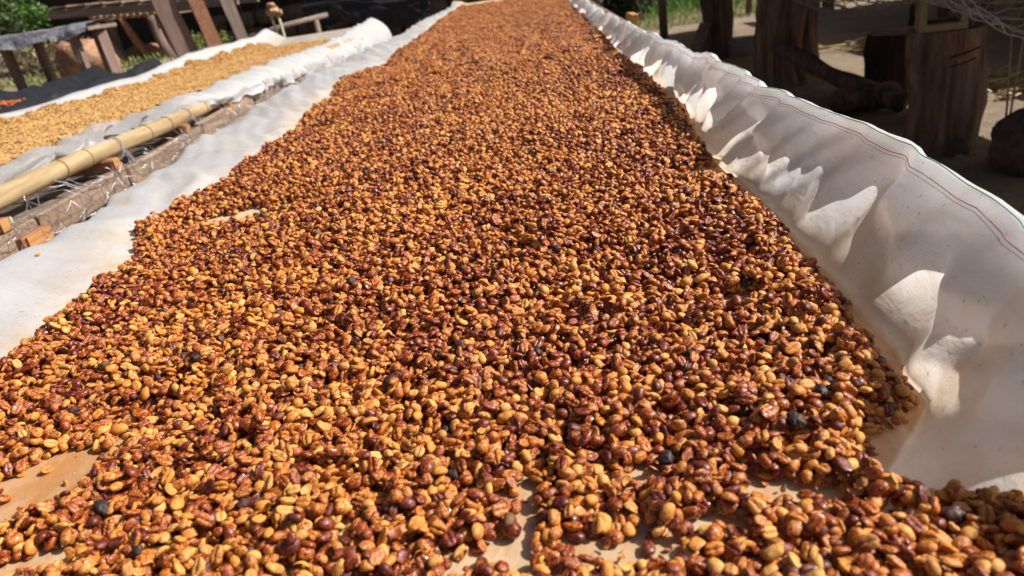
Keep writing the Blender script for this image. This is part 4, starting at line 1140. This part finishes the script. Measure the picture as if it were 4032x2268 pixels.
# ------------------------------------------------------------------ right side: tables on stumps, in shade
def table(name, label, x0, x1, y0, y1, z, npl):
    root = thing(name, label, 'table', ((x0 + x1) / 2, (y0 + y1) / 2, 0))
    cx, cy = (x0 + x1) / 2, (y0 + y1) / 2
    for x in (x0 + .05, (x0 + x1) / 2, x1 - .05):
        beam((x - cx, y0 - cy, z), (x - cx, y1 - cy, z), .06, .07, .005).build('rail', M_GREYW, root)
    w = (y1 - y0) / npl
    for i in range(npl):
        MB().box((0, y0 - cy + (i + .5) * w, z + .048), (x1 - x0 + .04, w + .004 * 0 - .001, .022), None, 0).build('top_plank', M_GREYX, root)
    return root
ta = table('stump_table', 'long plank table resting on stumps and a hollow block, netting underneath', 1.36, 3.16, 2.5, 10.4, .13, 36)
tcx, tcy = (1.36 + 3.16) / 2, (2.5 + 10.4) / 2
def net_r(u, v):
    x = 1.40 + v * .060 * 1.0; y = 2.55 + u * .078
    s = (x - 1.40) / .70
    z = .095 - .265 * math.sin(min(max(s, 0), 1) * math.pi) ** .8 * (.75 + .25 * math.sin(y * 3.1 + .8)) - .012 * math.sin(y * 23 + x * 31)
    return (x - tcx + .012 * math.sin(y * 19), y - tcy + .012 * math.sin(x * 27), z)
hexnet(net_r, 42, 13, .0024, .04, 12).build('wire_netting', M_RWIRE, ta, True)
def tangle():
    r = random.Random(5); mb = MB()
    for k in range(26):
        p = Vector((1.86, 3.35, -.09)) + Vector([r.gauss(0, .022) for _ in range(3)])
        pts = [p]
        for _ in range(5): pts.append(pts[-1] + Vector([r.gauss(0, .014) for _ in range(3)]))
        mb.tube([q - Vector((tcx, tcy, 0)) for q in pts], .0014, 4, False)
    return mb
tangle().build('wire_tangle', M_WIRE, ta, True)
beam((1.72 - tcx, 3.60 - tcy, .036), (2.3 - tcx, 3.60 - tcy, .036), .12, .118).build('bearer', M_GREYX, ta)
tb2 = table('stump_table', 'second long plank table standing beyond the sunlit strip of ground', 3.80, 6.8, 1.2, 10.4, .13, 40)
for (lx, ly) in ((3.9, 2.0), (3.9, 10.3), (6.4, 2.0), (6.4, 6.0), (6.4, 10.3), (3.9, 7.9)):
    MB().tube([(lx - 5.3, ly - 5.8, float(ground_z(lx, ly)) - .05), (lx - 5.3, ly - 5.8, .10)], .08, 12).build('post', M_BARK, tb2, True)

def stump(name, label, cat, base, top, r0, r1, seed, mat=M_BARK, lobes=5, rough=.12, ring=64, rows=34, flare=.25, cap=True):
    root = thing(name, label, cat, base)
    b = Vector((0, 0, -.04)); tp = Vector(top) - Vector(base)
    tt, aa = np.meshgrid(np.linspace(0, 1, rows), np.linspace(0, 2 * math.pi, ring, endpoint=False), indexing='ij')
    ca, sa = np.cos(aa), np.sin(aa)
    big = fbm(ca * 1.1 + 5 + tt * .8, sa * 1.1 + tt * 2.4 + seed, seed, 2) - .5
    fur = 1 - np.abs(2 * fbm(ca * lobes * .62 + seed * 3.1 + tt * .9, sa * lobes * .62 + tt * 1.3, seed + 3, 2) - 1)
    fin = fbm(ca * lobes * 1.9 + seed, sa * lobes * 1.9 + tt * 5, seed + 5, 2) - .5
    rad = (r0 + (r1 - r0) * tt) * (1 + flare * np.exp(-tt * 7)) * (1 + rough * (1.9 * big + 1.2 * (fur - .6) + .7 * fin))
    cx_ = tp.x * tt + rough * .25 * np.sin(tt * 4 + seed) * np.sin(tt * math.pi); cy_ = tp.y * tt
    zz = -.04 + (tp.z + .04) * tt
    PP = np.stack([cx_ + ca * rad, cy_ + sa * rad, zz], -1).reshape(-1, 3)
    rows_ = [Vector(q) for q in PP.tolist()]
    f = grid_faces(rows, ring, True)
    mesh('trunk', rows_, f, mat, root)
    if cap:
        v = rows_[-ring:]; c = sum(v, Vector()) / ring
        mesh('sawn_top', [c + Vector((0, 0, .004))] + v, [(0, 1 + k, 1 + (k + 1) % ring) for k in range(ring)], M_CUT, root, False)
    return root
G0 = lambda x, y: float(ground_z(x, y))
s1 = stump('tree_stump', 'thick sawn stump with axe cuts carrying a hollow concrete block', 'stump', (1.96, 3.66, G0(1.96, 3.66)), (1.945, 3.66, -.212), .160, .166, 201, M_BARKL, lobes=7, rough=.10, flare=.06)
# axe cuts: dark wedges sunk in the bark with bare wood between
bw = MB()
for (a0, a1, z0, z1) in ((-2.05, -1.15, -.335, -.285),):
    pass
def patch(a0, a1, z0, z1, rad, mat, name, tilt=0.0):
    v = []; nA = 10
    for j in range(3):
        for i in range(nA):
            a = a0 + (a1 - a0) * i / (nA - 1); z = z0 + (z1 - z0) * j / 2 + tilt * (i / (nA - 1))
            rr = rad * (1 - .05 * abs(j - 1) * .4)
            v.append((math.cos(a) * rr - .006, math.sin(a) * rr, z - G0(1.96, 3.66)))
    mesh(name, v, grid_faces(3, nA), mat, s1)
patch(-1.95, -1.15, -.335, -.325, .1735, M_SHED, 'axe_cut', .03)
patch(-1.90, -1.25, -.375, -.367, .1745, M_SHED, 'axe_cut', .025)
patch(-1.75, -1.45, -.362, -.340, .1725, M_ORANGE, 'bare_wood', .01)
patch(-1.62, -1.35, -.315, -.245, .1690, M_REDW, 'bare_wood', .0)
cinder('concrete_block', 'buff hollow concrete block standing on the sawn stump', (1.885, 3.60, -.2085), (.20, .16, .185), -.32, M_BUFF, 1, 0.0)
stump('tree_stump', 'tall deeply furrowed trunk with a log leaning on its foot', 'trunk', (1.86, 5.72, G0(1.86, 5.72)), (1.80, 5.72, .098), .155, .175, 205, M_BARKL, lobes=6, rough=.2)
stump('tree_stump', 'dark trunk post with leaning pale plank at its side', 'trunk', (1.80, 7.62, G0(1.80, 7.62)), (1.74, 7.62, .098), .135, .15, 207, lobes=5, rough=.15)
stump('tree_stump', 'short dark stump standing in deep shade between trunk and sawn stump', 'stump', (2.36, 5.02, G0(2.36, 5.02)), (2.36, 5.02, -.40), .185, .18, 209, M_BARK_SHADE, lobes=6, rough=.08)
stump('tree_stump', 'blackish trunk supporting the table beside the furrowed trunk', 'trunk', (2.16, 6.2, G0(2.16, 6.2)), (2.16, 6.2, .098), .12, .12, 211, lobes=5, rough=.1)
stump('tree_stump', 'dark trunk under the table end behind the sawn stump', 'trunk', (2.30, 4.20, G0(2.30, 4.20)), (2.29, 4.20, .098), .13, .12, 213, lobes=5, rough=.12)
def log(name, label, p, q, r, mat, seed, group=None):
    c = (Vector(p) + Vector(q)) / 2; root = thing(name, label, 'log', c, 0, group)
    pts = [Vector(p).lerp(Vector(q), t) - c + Vector((.012 * math.sin(t * 6 + seed), 0, .008 * math.sin(t * 9))) for t in np.linspace(0, 1, 16)]
    MB().tube(pts, [r * (1 + .1 * math.sin(i * 1.3 + seed)) for i in range(16)], 18, True, lambda i, t, P: 1 + .08 * math.sin(4 * t + i * .4) + .05 * math.sin(9 * t)).build('trunk', mat, root, True)
    return root
log('fallen_log', 'knobbly log leaning from the ground onto the furrowed trunk', (1.66, 5.26, -.44), (2.12, 4.40, -.735), .055, M_BARK, 2)
log('fallen_log', 'dark log lying flat beneath the table in front of the short stump', (1.80, 4.55, -.715), (2.18, 4.62, -.71), .075, M_BARK, 5)
pillow('boulder', 'dark rounded boulder speckled with pale lichen beside the sawn stump', 'boulder', (2.09, 3.10, G0(2.09, 3.10) + .10), (.20, .18, .165), M_ROCK, 22, .3, .18, None, 2.5, 34)
pillow('stone', 'small grey stone wedged against the foot of the sawn stump', 'stone', (1.93, 3.43, G0(1.93, 3.43) + .025), (.075, .05, .045), M_STONE, 23, .3, .3)
pillow('stone', 'pale chip of stone on the ground before the sawn stump', 'stone', (1.905, 3.365, G0(1.905, 3.365) + .006), (.024, .012, .010), M_CONC, 24, .3, .3)
lp = thing('leaning_plank', 'pale grey plank leaning against the dark trunk post', 'plank', (1.52, 7.45, G0(1.52, 7.45)))
beam((-.10, -.22, -.0), (.135, .02, .36), .12, .03, .004, .003).build('board', M_GREYX, lp)
cb = cinder('concrete_block', 'grey hollow concrete block lying on the ground under the plank table', (1.99, 7.55, G0(1.99, 7.55) - .005), (.20, .36, .17), 1.15, M_CONC, 1)
# pale debris beyond the block
for i, (x, y, l, rz) in enumerate(((2.35, 8.6, .3, .2), (2.6, 8.9, .25, -.3), (2.2, 9.1, .22, .5))):
    q = beam((0, 0, 0), (l, 0, .01), .05, .025, .004, .003).build('wood_scrap', M_GREYX); q.location = (x, y, G0(x, y) + .02); q.rotation_euler = (0, 0, rz)
    tag(q, 'short grey scrap of wood lying on shaded ground beyond the block', 'wood scrap', 'wood scraps beyond the block')
# sunlit strip: stick, straw and chips
sk = thing('stick', 'straight sunlit stick lying on the bright strip of ground', 'stick', (2.75, 6.95, G0(2.75, 6.95)))
MB().tube([(-.40, .05, .03), (0, 0, .035), (.36, -.05, .04)], .014, 8).build('shaft', M_STRAW, sk, True)
def straw(name, label, c, n_, L_, spread, seed, mat=M_STRAW, rad=.0025, zup=.05, cat='straw'):
    r = random.Random(seed); mb = MB()
    for k in range(n_):
        a = r.uniform(-.6, .6) + (math.pi if r.random() < .3 else 0)
        p = Vector((r.gauss(0, spread[0]), r.gauss(0, spread[1]), abs(r.gauss(0, zup)) + .004))
        d = Vector((math.cos(a), math.sin(a), r.uniform(-.1, .35))) * L_ * r.uniform(.4, 1)
        mb.tube([p, p + d * .5 + Vector((0, 0, r.uniform(-.01, .02))), p + d], rad, 4, False)
    o = mb.build(name, mat, None, True); o.location = c
    return tag(o, label, cat, kind='stuff')
straw('straw', 'loose dry straw and twigs heaped at the end of the stick', (2.92, 6.75, G0(2.92, 6.75)), 160, .16, (.10, .07), 31, zup=.035)
straw('wood_chips', 'pale wood chips and dry leaves scattered on the sunlit strip beyond the stump', (2.86, 4.65, G0(2.86, 4.65)), 90, .12, (.16, .22), 32, rad=.008, zup=.012, cat='wood chips')
straw('litter', 'small twigs, bark bits and dry leaves littering the shaded ground under the table', (1.75, 4.6, G0(1.75, 4.6)), 170, .05, (.55, 1.6), 33, M_DRY, .003, .004, 'litter')
# pink flowering twig and leafy sprig by the stump
fl = leaf_cloud('flowering_plant', 'thin plant with pink blossoms rising beside the sawn stump', 'plant', (2.34, 3.34, G0(2.34, 3.34)),
                [(.02, .0, .66, .05, .05, .06), (-.02, .05, .42, .05, .05, .05), (.03, -.05, .55, .06, .05, .04), (-.10, -.02, .74, .04, .03, .03)], [34, 26, 30, 26], .035, M_PINK, 41, True, M_TAN)
sp = leaf_cloud('leafy_sprig', 'yellow-green leafy sprig growing through netting against the stump', 'plant', (2.02, 3.22, G0(2.02, 3.22)),
                [(.02, .0, .66, .05, .03, .035), (-.04, .0, .60, .04, .03, .045)], [30, 26], .045, M_GRASS, 42, True, M_TAN)

# grass bank beyond the tables, dark shrub, thin pole
def grass(name, label, fnpos, n_, h, mat, seed):
    r = np.random.default_rng(seed)
    x, y = fnpos(r, n_)
    z = ground_z(x, y)
    a = r.uniform(0, 6.28, n_); hh = h * r.uniform(.4, 1.2, n_) ; ln = r.uniform(.1, .8, n_) * hh; w = .006 + .004 * r.random(n_)
    dx, dy = np.cos(a), np.sin(a)
    P = np.stack([np.stack([x - dy * w, y + dx * w, z - .01], -1), np.stack([x + dy * w, y - dx * w, z - .01], -1),
                  np.stack([x + dx * ln * .4 + dy * w * .6, y + dy * ln * .4 - dx * w * .6, z + hh * .6], -1), np.stack([x + dx * ln, y + dy * ln, z + hh], -1)], 1).reshape(-1, 3)
    f = [(4 * i, 4 * i + 1, 4 * i + 2, 4 * i + 3) for i in range(n_)]
    o = mesh(name, P, f, mat, None, False)
    return tag(o, label, 'grass', kind='stuff')
grass('grass', 'sparse yellow-green grass on the sunlit bank beyond the tables', lambda r, n_: (r.uniform(.6, 5.5, n_), 11.0 + 7 * r.random(n_) ** 1.1), 9000, .09, M_GRASS, 51)
grass('grass', 'taller bright green grass higher on the bank', lambda r, n_: (r.normal(2.6, .75, n_), r.normal(14.6, .9, n_)), 9000, .30, M_LEAF, 52)
grass('grass', 'thin grass on the terrace before the shed', lambda r, n_: (r.uniform(-5.6, -3.4, n_), r.uniform(6.5, 10.5, n_)), 3500, .07, M_GRASS, 53)
leaf_cloud('dark_shrub', 'dense dark shrub in shade at the far right end of the bed', 'bush', (1.15, 12.6, G0(1.15, 12.6)),
           [(-.3, 0, .5, .6, .5, .5), (.45, .1, .42, .5, .45, .42), (.1, 0, .9, .7, .5, .5), (-.9, .2, .7, .6, .5, .6), (.75, .3, .8, .5, .5, .4)], [1500, 1300, 1300, 1300, 900], .10, M_LEAFD, 55)
tw = thing('bare_twig', 'pale bare twig standing before the dark shrub', 'twig', (1.62, 11.9, G0(1.62, 11.9)))
MB().tube([(0, 0, -.02), (.03, 0, .2), (-.03, 0, .36)], [.014, .012, .006], 6).build('stem', M_GREYZ, tw, True)
MB().tube([(.02, 0, .2), (.12, 0, .34), (.16, .0, .46)], [.01, .007, .004], 6).build('branch', M_GREYZ, tw, True)
pl = thing('thin_pole', 'thin dark pole leaning on the grass bank beyond the tables', 'pole', (3.12, 11.3, G0(3.12, 11.3)))
MB().tube([(0, 0, -.05), (.05, 0, .5), (.1, 0, 1.1)], .045, 10).build('shaft', M_BARK, pl, True)
wd = beam((0, 0, 0), (.0, .0, .12), .07, .05, .004).build('wood_wedge', M_ORANGE); wd.location = (.43, 3.5, -.02); wd.rotation_euler = (.15, .1, .3)
wd.scale = (.8, .8, .8)
tag(wd, 'short stub of fresh orange wood standing outside the cloth rim', 'stake')
